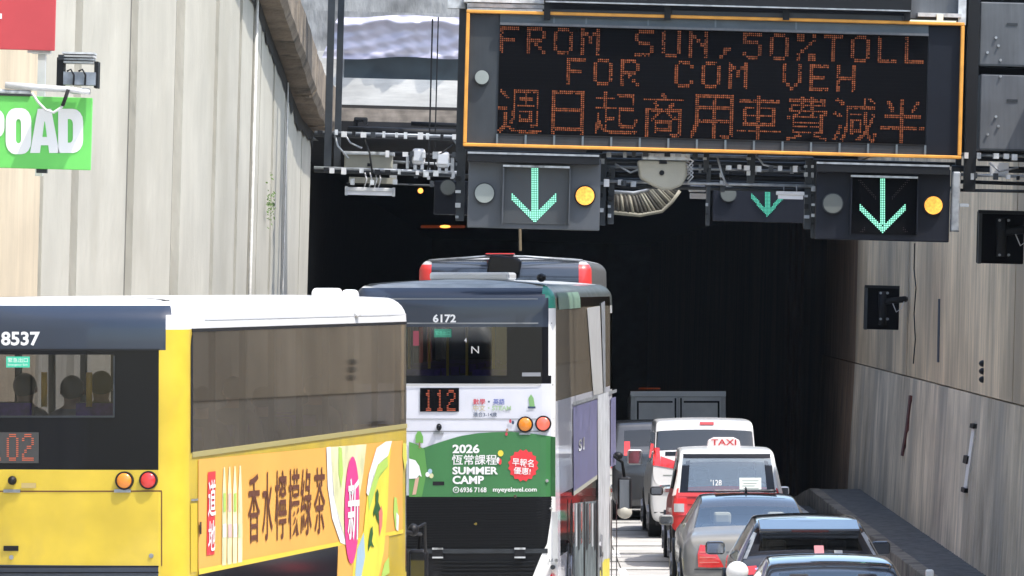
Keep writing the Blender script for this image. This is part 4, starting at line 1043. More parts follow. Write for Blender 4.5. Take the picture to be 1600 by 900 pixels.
for i, (x_, y_, zz) in enumerate(((.92, 2.3, 2.48), (.92, 3.7, 2.55), (.92, 5.05, 2.44), (.92, 7.7, 2.5))):
    person('person', ('passenger behind the yellow bus side windows, closest to its rear corner', 'passenger behind the yellow bus side windows, second from its rear corner', 'passenger behind the yellow bus side windows, third from its rear corner', 'passenger behind the yellow bus side windows, farthest forward of the four')[i], YB, x_, y_, zz, (cloth_d, cloth_g)[i % 2], yaw=.15*(i-1))
# rear details
YB.text('8537', YB.rq(5, 518, 66, 540), 'rear', white_letter, bold=.03)
YB.decal('exit_sign', YB.rq(13, 557, 50, 574), 'rear', mat('exit_green', (.05, .55, .35), .5), .008); YB.text('緊急出口', YB.rq(16, 559, 47, 566), 'rear', white_letter, .014, .0); YB.text('Emergency Exit', YB.rq(16, 568, 47, 572), 'rear', white_letter, .014, .0)
YB.decal('display', YB.rq(-14, 675, 65, 723), 'rear', mat('display_grey', (.05, .05, .05), .5), .01); led_text(YB, '102', YB.rq(-10, 676, 62, 722), .0042)
YB.decal('window_frame', YB.rq(-60, 649, 181, 652), 'rear', steel_dark, .012, 8, 1); YB.decal('window_frame', YB.rq(179.5, 556, 182, 652), 'rear', steel_dark, .012, 1, 6)
YB.decal('cap_seam', YB.rq(-150, 545, 250, 547.5), 'rear', black_plastic, .008, 16, 1)
lamp_round(YB, 197.5, 750.5, .066, lens_orange, 'orange indicator'); lamp_round(YB, 234, 750, .066, lens_red, 'red tail light')
lamp_round(YB, -62, 750, .066, lens_orange, 'orange indicator'); lamp_round(YB, -98, 750, .066, lens_red, 'red tail light')
YB.decal('door_seam', YB.rq(-120, 766, 254, 768), 'rear', ad_brown, .004, 12, 1); YB.decal('door_seam', YB.rq(253, 768, 254.5, 884), 'rear', ad_brown, .004, 1, 6)
for a, b in ((10, 36), (182, 207)): YB.decal('hinge', YB.rq(a, 764, b, 769), 'rear', galv, .02, 2, 1, thick=.02)
YB.decal('handle', YB.rq(10, 852, 33, 860), 'rear', black_plastic, .012, 2, 1, thick=.01)
YB.decal('maker_plate', YB.rq(38, 754, 61, 762), 'rear', mat('plate_gold', (.5, .38, .15), .4), .01)
x_, z_ = YB.rear(24, 750); obj('camera', MB().ell((x_, ray_y(YB, x_, z_)-.02, z_), .04, .05, .04), black_plastic, YB.t, smooth=True)
for a, b in ((22, 870), (238, 868)): 
    x_, z_ = YB.rear(a, b); obj('lock', MB().disc(x_, z_, ray_y(YB, x_, z_)-.012, ray_y(YB, x_, z_)+.01, .02, 10), galv, YB.t)
for q_ in ((-150, 884, 250, 886), (-150, 893, 250, 895)): YB.decal('grille_bar', YB.rq(*q_), 'rear', black_gloss, .02, 14, 1)
# roof pods
for (px_, D_, w_, l_, zt2) in ((506, 57.6, .27, .35, 4.20), (544, 58.0, .16, .22, 4.185)):
    p_ = YB.Mi @ P(px_, 470, D_)
    obj('roof_pod', MB().prism([(p_.x-w_/2-.02, 3.98), (p_.x+w_/2+.03, 3.9), (p_.x+w_/2-.01, zt2), (p_.x-w_/2+.01, zt2)], p_.y, p_.y+l_), bus_white, YB.t, bevel=.04, seg=3)
# lower body: gap line and wheel
for y_ in (2.6, 8.9): wheel(YB, 1.1, y_, .49, W_BUS); wheel(YB, -1.1, y_, .49, W_BUS)
S = YB.sq
YB.decal('advert', S((309, 893), (639, 826), (640, 687), (309, 718)), 'right', ad_orange, .006, 24, 4)
YB.decal('advert_margin', S((309, 899), (639, 831), (639, 825), (309, 889)), 'right', mat('margin_yellow', (.85, .60, .06), .5), .010, 24, 1)
YB.decal('advert_lower', S((525, 912), (604, 898), (606, 836), (527, 853)), 'right', ad_orange, .010, 8, 3)
YB.decal('lower_gloss', S((306, 960), (524, 905), (526, 853), (308, 898)), 'right', black_gloss, .012, 16, 3)
sd_ = lambda pts: [YB.side(*p) for p in pts]
YB.poly('red_block', sd_([(321, 868), (333, 866), (335, 736), (323, 738)]), 'right', ad_red, .012)
YB.text('道', S((322, 808), (334, 806), (334, 748), (323, 750)), 'right', white_letter, .018, .01); YB.text('地', S((322, 862), (333, 860), (334, 812), (323, 814)), 'right', white_letter, .018, .01)
for k in range(4):
    x0 = 345+k*8.3; t_ = 730-k*.8
    YB.poly('bottle_shape', sd_([(x0, 884-k*1.6), (x0+6.5, 883-k*1.6), (x0+7, t_+100), (x0+6.2, t_+40), (x0+5, t_+12), (x0+4.5, t_), (x0+2.5, t_), (x0+2, t_+12), (x0+.6, t_+40), (x0, t_+100)]), 'right', ad_cream, .012)
    YB.poly('bottle_label', sd_([(x0+.8, 840), (x0+6, 839), (x0+6, 818), (x0+.8, 819)]), 'right', (white_letter, mat('tint_pink', (.8, .5, .5), .5), white_letter, mat('tint_green', (.6, .75, .4), .5))[k], .016)
    YB.poly('bottle_mark', sd_([(x0+1.5, 800), (x0+5.5, 799), (x0+5.5, 770), (x0+1.5, 771)]), 'right', (ad_lime, mat('tint_pink', (.8, .5, .5), .5), ad_lime, ad_cream)[k], .015)
for k, (ch, a, b, t0, b0) in enumerate((('香', 386, 404, 741, 850), ('水', 408, 424, 738, 846), ('檸', 428, 446, 735, 845), ('檬', 449, 466, 733, 843), ('綠', 468, 485, 732, 838), ('茶', 489, 506, 731, 836))):
    YB.text(ch, S((a, b0), (b, b0-3.5), (b, t0-1.5), (a, t0)), 'right', ad_brown, .014, .004)
YB.poly('advert_swirl', sd_([(508, 699), (512, 760), (520, 820), (534, 850), (548, 846), (556, 800), (566, 740), (571, 694)]), 'right', ad_cream, .011)
YB.poly('advert_swirl', sd_([(508, 699), (510, 760), (517, 810), (530, 848), (540, 852), (528, 820), (518, 770), (514, 698)]), 'right', white_letter, .014)
YB.poly('advert_leaf', sd_([(527, 698), (532, 700), (534, 740), (531, 762), (527, 740)]), 'right', ad_lime, .014)
YB.poly('advert_swirl', sd_([(569, 800), (574, 755), (588, 705), (601, 690), (610, 689), (606, 730), (604, 790), (598, 860), (590, 900), (548, 912), (552, 860), (566, 830)]), 'right', ad_yellow, .0135)
YB.poly('advert_swirl', sd_([(570, 770), (574, 740), (586, 700), (600, 690), (610, 689), (604, 712), (590, 722), (580, 745), (573, 775)]), 'right', white_letter, .017)
YB.poly('advert_leaf', sd_([(573, 776), (580, 747), (590, 724), (603, 714), (604, 728), (592, 740), (584, 765), (574, 800)]), 'right', ad_lime, .0165)
YB.poly('advert_wave', sd_([(552, 905), (556, 858), (566, 832), (568, 870), (562, 902)]), 'right', ad_blue, .016)
pe = [(547+11.5*math.cos(a)+1*math.sin(a), 797-84*math.sin(a)) for a in [2*math.pi*i/28 for i in range(28)]]
YB.poly('advert_ellipse', sd_(pe), 'right', ad_pink, .020)
YB.text('新', S((539, 846), (557, 843), (558, 745), (540, 748)), 'right', white_letter, .027, .012)
YB.poly('leaf_figure', sd_([(584, 770), (587, 764), (589, 772), (588, 784), (592, 796), (588, 800), (590, 820), (586, 812), (583, 800), (581, 808), (580, 800), (584, 786)]), 'right', mat('ink_green', (.02, .10, .02), .6), .021)
YB.poly('leaf_figure', sd_([(576, 826), (579, 822), (580, 834), (578, 846), (582, 856), (576, 852), (572, 862), (573, 846)]), 'right', MATS['ink_green'], .021)
YB.poly('leaf_mark', sd_([(589, 800), (593, 790), (595, 802), (594, 822), (590, 838)]), 'right', mat('tint_red', (.75, .2, .15), .5), .021)
YB.poly('advert_leaf', sd_([(628, 692), (633, 693), (634, 718), (631, 736), (627, 712)]), 'right', mat('leaf_pale', (.65, .62, .1), .5), .013)
YB.poly('advert_leaf', sd_([(614, 776), (618, 778), (621, 805), (620, 830), (616, 826), (613, 800)]), 'right', ad_lime, .013)
YB.poly('advert_leaf', sd_([(617, 800), (621, 806), (620, 830), (617, 828)]), 'right', white_letter, .016)
YB.poly('advert_leaf', sd_([(592, 905), (598, 880), (605, 870), (606, 895)]), 'right', ad_lime, .018)
YB.decal('panel_seam', S((297, 783), (308, 782), (308, 779), (297, 780)), 'right', galv, .01, 1, 1)
YB.decal('side_flap', S((297, 895), (307, 893), (307, 786), (297, 787)), 'right', mat('flap_yellow', (.62, .45, .03), .5), .005, 1, 3)
YB.decal('vent_slot', S((309, 835), (311.5, 834.5), (311.5, 815), (309, 815.5)), 'right', black_plastic, .02, 1, 1)
x_ = 1.25
def side_pt(v, px, py, xx):                # local point on the plane x = xx seen at a pixel
    o, d = v._ray(px, py); t = (xx-o.x)/d.x; return o+d*t
a = side_pt(YB, 640, 832, 1.3); 
for (p0, w_, h_, dy) in ((YB.Mi @ P(617, 882, 62.2), .22, .36, 0), (YB.Mi @ P(653, 884, 62.4), .22, .36, 0)):
    mirror_bus(YB, p0.x, p0.y, p0.z, w_, h_, [tuple(p0+Vector((0, .02, .14))), tuple(p0+Vector((.02, .05, .34))), (1.22, 11.2, p0.z+.42)])
p0 = YB.Mi @ P(646, 828, 61.6); obj('mirror_joint', MB().ell(p0, .06, .08, .07), black_plastic, YB.t, smooth=True)
obj('mirror_arm', MB().tube([p0, YB.Mi @ P(664, 818, 61.9), YB.Mi @ P(665, 862, 62.2)], .018, 6), black_plastic, YB.t, smooth=True)

# ---------------------------------------------------------------- white and green double-decker
WB = Vehicle('double_decker_bus', 'white and green double-decker bus with summer camp advert, number 6172, route 112, in the middle', 'bus', 709, 71.1, 4.4)
def cls_w(t, x, y, z):
    if t == 'corner_l' and z > 3.72: return 'rear_cap' if z < 4.2 else 'roof'
    if t == 'rear' or (t in ('corner_r', 'corner_l') and y < .045):
        if z > 3.72: return 'rear_cap' if z < 4.20 else 'roof'
        if z > 3.02: return 'rear_window' if (-1.02 < x < .66 and 3.12 < z) else 'rear_glass_panel'
        if z > 1.64: return 'rear_panel'
        return 'engine_grille'
    if t in ('right', 'left'):
        if z > 4.05: return 'roof_edge'
        if z > 3.95: return 'side_top'
        if z > 2.80: return 'window_%s|%d' % (t, int(y/1.34)) if .1 < y < 11.4 else 'corner_panel'
        if .85 < z < 1.62 and 1.0 < y < 10.5: return 'lower_window_'+t
        return 'side_panel'
    if z > 3.98: return 'corner_cap' if t.startswith('corner') else 'roof_edge'
    if t == 'front' and (2.75 < z < 3.84 or 1.2 < z < 2.5): return 'windscreen'
    return 'corner_panel'
ysw = sorted(set([.30]+[round(1.34*k, 3) for k in range(1, 9)]+[1.0, 10.5, 11.4])); zw = [.3, .85, 1.2, 1.62, 1.64, 2.5, 2.75, 2.80, 3.02, 3.12, 3.72, 3.84, 3.95]
mw = DefaultMats({'roof': mat('roof_pale', (.42, .43, .42), .5, var=.25, vscale=4), 'rear_cap': navy, 'rear_window': glass('glass_wb_rear', (.30, .33, .40), 2.2, .04, .05), 'rear_glass_panel': black_gloss, 'rear_panel': lilac_white, 'engine_grille': black_plastic,
      'roof_edge': olive_dark, 'side_top': glass_dark, 'side_panel': lilac_white, 'corner_panel': bus_white, 'corner_cap': bus_green, 'windscreen': glass_dark,
      'lower_window_right': glass('glass_lower', (.75, .8, .82), .5, .05, .05), 'lower_window_left': glass_dark}, lambda k: glass_left if 'left' in k else glass_refl)
bus_shell(WB, 2.5, 12.2, 4.25, .16, .3, [-1, -.93, -.6, -.3, 0, .3, .605, .8, 1], ysw, zw, .22, .07, cls_w, mw, .06)
obj('upper_floor', MB().box(-1.2, .15, 2.2, 1.2, 11.6, 2.28), inner_dark, WB.t); obj('ceiling_lining', MB().box(-1.0, .4, 4.0, 1.0, 11.6, 4.03), MATS['lining'], WB.t)
for k in range(1, 9):
    for sx in (-1, 1): obj('window_pillar', MB().box(sx*1.246, 1.34*k-.03, 2.80, sx*1.19, 1.34*k+.03, 3.95), black_plastic, WB.t)
for r_ in range(8):
    for sx in (-.62, .62): seat(WB, sx, .42+r_*1.35, 2.28)
for x_ in (-.6, -.35, -.12, .12, .45): obj('grab_pole', MB().tube([(x_, .5, 2.3), (x_, .5, 4.0)], .018, 6), pole_yellow, WB.t, smooth=True)
WB.text('6172', WB.rq(677, 491, 713, 504), 'rear', white_letter, bold=.03)
WB.decal('cap_seam', WB.rq(560, 504, 862, 506), 'rear', mat('seam_grey', (.2, .21, .22), .4), .01, 12, 1)
WB.decal('cap_seam', WB.rq(575, 466, 862, 468), 'rear', MATS['seam_grey'], .006, 12, 1)
WB.decal('exit_sign', WB.rq(679, 514, 706, 527), 'rear', mat('exit_dim', (.03, .2, .13), .5), .008); WB.text('緊急出口', WB.rq(681, 517, 704, 524), 'rear', exit_l := mat('exit_letter', (.1, .45, .3), .5), .014, 0)
WB.decal('red_strap', WB.rq(646, 517, 655, 540), 'rear', mat('strap_red', (.20, .03, .05), .6), .008)
WB.text('4', WB.rq(726, 528, 730, 535), 'rear', lens_clear, .01); WB.text('N', WB.rq(737, 541, 749, 552), 'rear', lens_clear, .01, 0)
WB.decal('sticker', WB.rq(816, 582, 845, 588), 'rear', mat('sticker_grey', (.25, .26, .28), .5), .01)
WB.decal('window_edge', WB.rq(600, 599.5, 864, 602.5), 'rear', lens_clear, .014, 12, 1)
WB.decal('display', WB.rq(657, 606, 718, 643), 'rear', led_black, .012); led_text(WB, '112', WB.rq(663, 608, 716, 644), .0042)
WB.decal('panel_crease', WB.rq(632, 654, 864, 655.2), 'rear', MATS['seam_grey'], .006, 10, 1); WB.decal('door_seam', WB.rq(632, 673, 866, 674.5), 'rear', MATS['seam_grey'], .006, 10, 1)
c_red = mat('print_red', (.5, .05, .08), .5); c_blue = mat('print_blue', (.08, .12, .4), .5); c_grn = mat('print_green', (.35, .5, .3), .5); c_dk = mat('print_dark', (.03, .06, .12), .5)
WB.text('數學', WB.rq(740, 623, 759, 632), 'rear', c_red, bold=.015); WB.text('・', WB.rq(763, 626, 766, 629), 'rear', c_dk); WB.text('英語', WB.rq(771, 623, 789, 632), 'rear', c_blue, bold=.015)
WB.text('中文', WB.rq(740, 633, 759, 642), 'rear', mat('print_gold', (.5, .42, .25), .5), bold=.01); WB.text('・STEAM', WB.rq(763, 634, 799, 641), 'rear', c_grn, bold=.02); WB.text('適合3-14歲', WB.rq(740, 644, 777, 651), 'rear', c_dk, bold=.01)
w_ = WB.rear
WB.poly('small_tree', [w_(*p) for p in ((828, 636), (826, 622), (830, 616), (834, 622), (836, 636))], 'rear', mat('print_leaf', (.2, .4, .15), .5), .01)
WB.poly('small_tree', [w_(*p) for p in ((825, 638), (837, 638), (837, 635), (825, 635))], 'rear', c_dk, .014)
hill = [(640, 776), (868, 776), (868, 683), (850, 680), (830, 677), (800, 674.5), (770, 675), (745, 677), (720, 681), (700, 687), (680, 694), (660, 700), (640, 698)]
vs_ = [w_(*p) for p in hill]
hm = MB(); N_ = 30
for i in range(N_+1):
    px_ = 640+(868-640)*i/N_; yt = interp(px_, [(640, 700), (655, 702), (670, 697), (690, 690), (720, 681), (745, 677), (770, 675), (800, 674.5), (830, 677), (850, 680), (868, 683)])
    hm.v += WB.project([w_(px_, yt), w_(px_, (yt+776)/2), w_(px_, 776)], 'rear', .010)
for i in range(N_):
    for k in (0, 1): hm.f.append((i*3+k, i*3+k+1, i*3+3+k+1, i*3+3+k))
obj('advert_hill', hm, ad_green, WB.t)
WB.poly('advert_hill', [w_(*p) for p in ((640, 776), (660, 776), (668, 735), (664, 702), (652, 694), (640, 690))], 'rear', ad_green2, .013)
WB.poly('advert_tree', [w_(*p) for p in ((650, 692), (650, 680), (654, 673), (658, 674), (662, 682), (662, 692))], 'rear', mat('leaf_light', (.14, .38, .08), .5), .016); WB.poly('advert_tree', [w_(*p) for p in ((655, 700), (658, 700), (657.5, 690), (655.5, 690))], 'rear', mat('trunk_print', (.25, .2, .1), .5), .018)
WB.poly('printed_shirt', [w_(*p) for p in ((640, 748), (652, 747), (656, 742), (660, 745), (656, 728), (650, 719), (640, 716))], 'rear', white_letter, .019)
WB.poly('printed_arm', [w_(*p) for p in ((645, 773), (651, 772), (656, 745), (650, 747))], 'rear', mat('print_skin', (.6, .38, .28), .5), .017)
for a, b, mm in ((669, 741, white_letter), (673, 736, ad_blue), (675, 743, ad_cream)): WB.poly('printed_balloon', [w_(a+3.4*math.cos(t), b+4*math.sin(t)) for t in [i*math.pi/5 for i in range(10)]], 'rear', mm, .018)
WB.text('2026', WB.rq(708, 694, 750, 708), 'rear', white_letter, .018, .035); WB.text('恆常課程', WB.rq(707, 710, 777, 726), 'rear', white_letter, .018, .010)
WB.text('SUMMER', WB.rq(708, 729, 779, 741), 'rear', white_letter, .018, .035); WB.text('CAMP', WB.rq(708, 743, 757, 756), 'rear', white_letter, .018, .035)
WB.text('6936 7168', WB.rq(720, 761, 761, 769), 'rear', white_letter, .018, .02); WB.text('myeyelevel.com', WB.rq(771, 761, 839, 770), 'rear', white_letter, .018, .02)
WB.poly('chat_icon', [w_(713.5+5*math.cos(t), 765+5*math.sin(t)) for t in [i*math.pi/8 for i in range(16)]], 'rear', white_letter, .016); WB.poly('chat_icon', [w_(713.5+3.7*math.cos(t), 765+3.7*math.sin(t)) for t in [i*math.pi/8 for i in range(16)]], 'rear', ad_green, .020)
WB.text('✆', WB.rq(711.5, 763, 715.5, 767.5), 'rear', white_letter, .024)
WB.poly('seal', [w_(818+(24 if k % 2 else 21)*math.cos(k*math.pi/16), 727+(25.5 if k % 2 else 22.5)*math.sin(k*math.pi/16)) for k in range(32)], 'rear', ad_red, .017)
WB.text('早報名', [w_(801, 727), w_(834, 730), w_(834.5, 718), w_(801.5, 715)], 'rear', white_letter, .024, .010); WB.text('優惠!', [w_(803, 740), w_(829, 742), w_(830, 731), w_(803.5, 729)], 'rear', white_letter, .024, .010)
for a, b, mm in ((783, 708, ad_yellow), (782, 721, ad_red), (779, 719, white_letter)): WB.poly('printed_figure', [w_(a+(4.5 if b < 715 else 2.5)*math.cos(t), b+5*math.sin(t)) for t in [i*math.pi/5 for i in range(10)]], 'rear', mm, .019)
for a, b, mm in ((792, 678, c_red), (793, 672, skin), (798, 658, c_red), (802, 660, c_dk)): WB.poly('printed_figure', [w_(a+2*math.cos(t), b+3*math.sin(t)) for t in [i*math.pi/4 for i in range(8)]], 'rear', mm, .019)
lamp_round(WB, 821, 663, .082, lens_orange, 'orange indicator'); lamp_round(WB, 849, 662, .082, lens_lit, 'lit red brake light')
x_, z_ = w_(687, 667); obj('camera', MB().ell((x_, ray_y(WB, x_, z_)-.03, z_), .035, .05, .045), black_gloss, WB.t, smooth=True)
for a, b, c_, d_ in ((678, 675, 694, 678), (812, 676, 829, 679)): WB.decal('hinge', WB.rq(a, b, c_, d_), 'rear', galv, .02, 1, 1, thick=.02)
WB.decal('handle', WB.rq(677, 752, 695, 758), 'rear', black_plastic, .014, 1, 1, thick=.01); 
for a, b in ((855, 751), (861, 795), (744, 818), (806, 775)): x_, z_ = w_(a, b); yy0 = ray_y(WB, x_, z_); obj('lock', MB().disc(x_, z_, yy0-.03, yy0+.01, .02, 10), chrome, WB.t)
for k in range(19):                          # louvres of the engine grille
    y0 = 779+k*4.05; xr = interp(y0, [(779, 862), (840, 858), (860, 850)])
    WB.decal('grille_bar', WB.rq(636, y0, xr, y0+1.7), 'rear', mat('grille_bar', (.012, .013, .015), .8, spec=.2), .03, 10, 1, thick=.012)
for a, b in ((636, 858), ): WB.decal('bumper_beam', WB.rq(632, 857, 856, 864), 'rear', steel_dark, .05, 10, 1, thick=.04)
for a in (677, 805): WB.decal('bracket', WB.rq(a, 856, a+16, 871), 'rear', black_plastic, .07, 1, 1, thick=.03); WB.decal('bracket_edge', WB.rq(a, 855, a+17, 858), 'rear', steel_white, .08, 1, 1); WB.decal('bracket_edge', WB.rq(a, 869, a+17, 871.5), 'rear', steel_white, .08, 1, 1)
for k in range(4): WB.decal('grille_bar', WB.rq(690, 876+k*6, 835, 878.5+k*6), 'rear', MATS['grille_bar'], .03, 6, 1, thick=.012)
# white lower flank of the corner beside the grille
WB.poly('corner_flare', [w_(*p) for p in ((862, 800), (872, 800), (872, 935), (826, 935), (833, 900), (845, 870), (857, 845))], 'rear', bus_white, .035)
WB.poly('reflector', [w_(*p) for p in ((858, 902), (864, 893), (867, 902))], 'rear', ad_red, .05)
WB.text('LPG', WB.rq(858, 873, 872, 878), 'rear', MATS['seam_grey'], .05)
x_, z_ = w_(864, 886); obj('fuel_cap', MB().disc(x_, z_, -.07, 0, .03, 10), steel_dark, WB.t)
# right side: pale green edge, white strips, purple advert, lower windows
S2 = WB.sq
WB.decal('edge_patch', S2((872, 484), (906, 481), (906, 456), (872, 458)), 'right', pale_green, .01, 6, 4)
WB.decal('wrap_strip', S2((926, 618), (941, 614), (936, 478), (916, 481)), 'right', bus_white, .012, 6, 4); WB.decal('wrap_strip', S2((942, 614), (945, 613), (944, 470), (938, 474)), 'right', galv, .013, 2, 4)
WB.decal('window_sill', S2((894, 634), (962, 613), (962, 608), (894, 628)), 'right', galv, .014, 10, 1)
WB.decal('side_advert', S2((895, 768), (932, 742), (932, 624), (894, 636)), 'right', ad_purple, .012, 8, 4); WB.decal('advert_edge', S2((895, 775), (932, 748), (932, 742), (895, 768)), 'right', mat('edge_cream', (.5, .5, .42), .5), .012, 8, 1)
WB.text('S', S2((902, 706), (907, 703), (907, 685), (902, 688)), 'right', lens_clear, .02, .03); WB.text('I', S2((909, 703), (911, 702), (911, 682), (909, 684)), 'right', lens_clear, .02, .03)
WB.decal('wrap_strip', S2((934, 905), (951, 900), (949, 612), (932, 618)), 'right', mat('wrap_white', (.58, .60, .63), .55, var=.2), .016, 4, 8); WB.decal('side_advert', S2((953, 730), (961, 726), (961, 620), (953, 622)), 'right', ad_purple, .012, 3, 3)
WB.poly('wrap_patch', [WB.side(*p) for p in ((935, 905), (950, 900), (950, 872), (942, 874), (935, 886))], 'right', ad_yellow, .022)
WB.decal('lower_wrap', S2((894, 905), (934, 903), (934, 782), (894, 786)), 'right', mat('wrap_teal', (.22, .27, .29), .55, var=.45, vscale=3, streak=.5, sscale=(1, 3, .3)), .013, 6, 4)
for a in (889, 910, 930, 952, 960): WB.decal('door_edge', S2((a, 905), (a+1.6, 904), (a+1.6, 780), (a, 781)), 'right', black_plastic, .024, 1, 4)
for k in range(9): a = 893+k*4.2; WB.decal('curtain_fold', S2((a, 850+5*(k % 3)), (a+2.4, 848+5*(k % 3)), (a+2.4, 786), (a, 787)), 'right', [lens_clear, MATS['wrap_white'], steel_dark][k % 3], .018, 1, 3)
for y_ in (2.6, 8.9): wheel(WB, 1.1, y_, .49, W_BUS); wheel(WB, -1.1, y_, .49, W_BUS)
p0 = WB.Mi @ P(976, 772, 83.2); mirror_bus(WB, p0.x, p0.y, p0.z, .20, .50, [tuple(p0+Vector((0, .02, .22))), tuple(WB.Mi @ P(972, 722, 83.3)), tuple(WB.Mi @ P(958, 712, 82.9))])
p1 = WB.Mi @ P(976, 800, 83.2); obj('mirror', MB().ell(p1, .11, .08, .10), mat('mirror_cream', (.5, .48, .42), .4), WB.t, smooth=True)
p1 = WB.Mi @ P(966, 712, 83.1); obj('mirror_joint', MB().ell(p1, .07, .08, .06), black_plastic, WB.t, smooth=True)
obj('roof_camera', MB().ell((1.02, .9, 4.33), .06, .1, .055), black_plastic, WB.t, smooth=True)
obj('roof_hatch', MB().box(-.5, 2.2, 4.30, .5, 3.6, 4.40), bus_white, WB.t, bevel=.03)

# ---------------------------------------------------------------- red double-decker ahead
RB = Vehicle('double_decker_bus', 'dark backed red double-decker bus ahead, only its roof end showing above the white bus', 'bus', 789, 84.6, 2.0)
def cls_r(t, x, y, z):
    if t == 'rear' and abs(x) < 1.08: return 'rear_glass_panel' if z < 4.5 else 'rear_cap'
    if t == 'rear' or t.startswith('corner'): return 'corner_panel' if z < 4.55 else 'roof'
    if t in ('right', 'left') and 2.9 < z < 4.0 and .3 < y < 11: return 'window_%s|%d' % (t, int(y/1.34))
    return 'side_panel' if z < 4.6 else 'roof'
mr_ = DefaultMats({'roof': mat('roof_grey', (.45, .45, .45), .4, var=.3, vscale=6), 'rear_cap': mat('cap_grey', (.06, .07, .085), .18, coat=1), 'rear_glass_panel': mat('cap_grey2', (.03, .037, .05), .15, coat=1), 'corner_panel': red_paint, 'side_panel': silver}, lambda k: glass_left if 'left' in k else glass_side)
bus_shell(RB, 2.55, 12, 4.62, .14, .3, [-1, -.955, -.5, 0, .5, .955, 1], sorted([.3]+[round(1.34*k, 3) for k in range(1, 9)]+[11]), [.3, 2.9, 3.6, 4.0, 4.2], .20, .12, cls_r, mr_, .06)
obj('camera_hump', MB().prism([(-.26, 4.42), (.22, 4.40), (.26, 4.60), (.14, 4.66), (-.20, 4.69), (-.24, 4.58)], -.26, .4), black_gloss, RB.t, bevel=.03)
obj('hump_lid', MB().box(-.28, -.2, 4.69, .14, .3, 4.71), red_paint, RB.t, bevel=.01); obj('roof_rim', MB().tube([(-1.1, .15, 4.60), (-.3, .0, 4.66), (.3, .0, 4.66), (1.1, .15, 4.60)], .02, 6), galv, RB.t, smooth=True)
for y_ in (2.6, 8.9): wheel(RB, 1.1, y_, .49, W_BUS); wheel(RB, -1.1, y_, .49, W_BUS)

# ---------------------------------------------------------------- cars: sections lofted along the length, then subdivided
def car_body(v, st, paintm, roofm=None, glassm=None, lower=None, wide=False):
    """st rows: y, z_bottom, z_side (widest), z_belt, z_top, half_width, half_width_top, flag;  flag 'g' rear/front window from here to the next, 's' cabin"""
    bm = bmesh.new(); rings = []
    for y, zb, zm, zbelt, zt, w, wt, fl in st:
        R_ = [(0, zb), (w*.86, zb), (w*.97, zb+.05), (w, zm), (w*.985, zbelt-.04), (w*.955, zbelt), (wt+(w*.955-wt)*.10, zt-(zt-zbelt)*.10 if zt-zbelt > .15 else zt-.01), (wt, zt-.012) , (wt*.86, zt), (wt*.4, zt+.015), (0, zt+.02)]
        ring = [bm.verts.new((x, y, z)) for x, z in R_]+[bm.verts.new((-x, y, z)) for x, z in reversed(R_[1:-1])]
        rings.append(ring)
    n = len(rings[0])
    def mi(i, k):                            # material: 0 paint, 1 roof, 2 side window, 3 rear/front window, 4 lower cladding
        kk = k if k < 10 else n-1-k
        fl = st[i][7]
        if kk == 5 and fl in ('s',): return 2
        if fl == 'g' and kk in ((7, 8, 9) if wide else (8, 9)): return 3
        if fl == 'g' and kk == 5: return 2 if st[i][4]-st[i][3] > .2 else 0
        if fl in ('s', 'g', 'r') and kk >= 6 and roofm is not None: return 1
        if kk in (0, 1, 2) and lower: return 4
        return 0
    for i in range(len(rings)-1):
        for k in range(n):
            f = bm.faces.new((rings[i][k], rings[i][(k+1) % n], rings[i+1][(k+1) % n], rings[i+1][k])); f.material_index = mi(i, k)
    for rg, i in ((rings[0], 0), (rings[-1], 0)):   # caps as strips
        for k in range(0, 10):
            a, b, c_, d_ = rg[k], rg[k+1], rg[(n-k-1) % n], rg[(n-k) % n]
            vs = []
            for q in (a, b, c_, d_):
                if q not in vs: vs.append(q)
            if len(vs) >= 3: f = bm.faces.new(vs); f.material_index = 4 if (k < 2 and lower) else 0
    bmesh.ops.recalc_face_normals(bm, faces=bm.faces)
    me = bpy.data.meshes.new('car'); bm.to_mesh(me); bm.free()
    for k in range(5): me.materials.append(paintm)
    o = bpy.data.objects.new('car', me); C.objects.link(o); m_ = o.modifiers.new('s', 'SUBSURF'); m_.levels = 2
    dg = bpy.context.evaluated_depsgraph_get(); me2 = bpy.data.meshes.new_from_object(o.evaluated_get(dg)); bpy.data.objects.remove(o)
    V = [x.co.copy() for x in me2.vertices]; FS = [tuple(p.vertices) for p in me2.polygons]
    v.bvh = BVHTree.FromPolygons(V, FS); v.half = max(r_[5] for r_ in st)
    groups = {}
    for p in me2.polygons:
        c = p.center; k = p.material_index
        key = {0: 'body', 1: 'roof', 4: 'lower_trim'}.get(k)
        if k == 2: key = 'side_window|%s%d' % ('l' if c.x < 0 else 'r', int(c.y > st[0][0]+ (st[-1][0])*.48))
        if k == 3: key = 'rear_window' if c.y < st[-1][0]*.5 else 'windscreen'
        groups.setdefault(key, []).append(tuple(p.vertices))
    gm = glassm or glass_car
    for key, fs in groups.items():
        used = sorted({i for f in fs for i in f}); mp = {a: b for b, a in enumerate(used)}; nm = key.split('|')[0]
        me3 = bpy.data.meshes.new(nm); me3.from_pydata([V[i] for i in used], [], [tuple(mp[i] for i in f) for f in fs]); me3.update()
        link(nm, me3, {'body': paintm, 'roof': roofm or paintm, 'lower_trim': lower or paintm}.get(nm, gm), v.t, True)
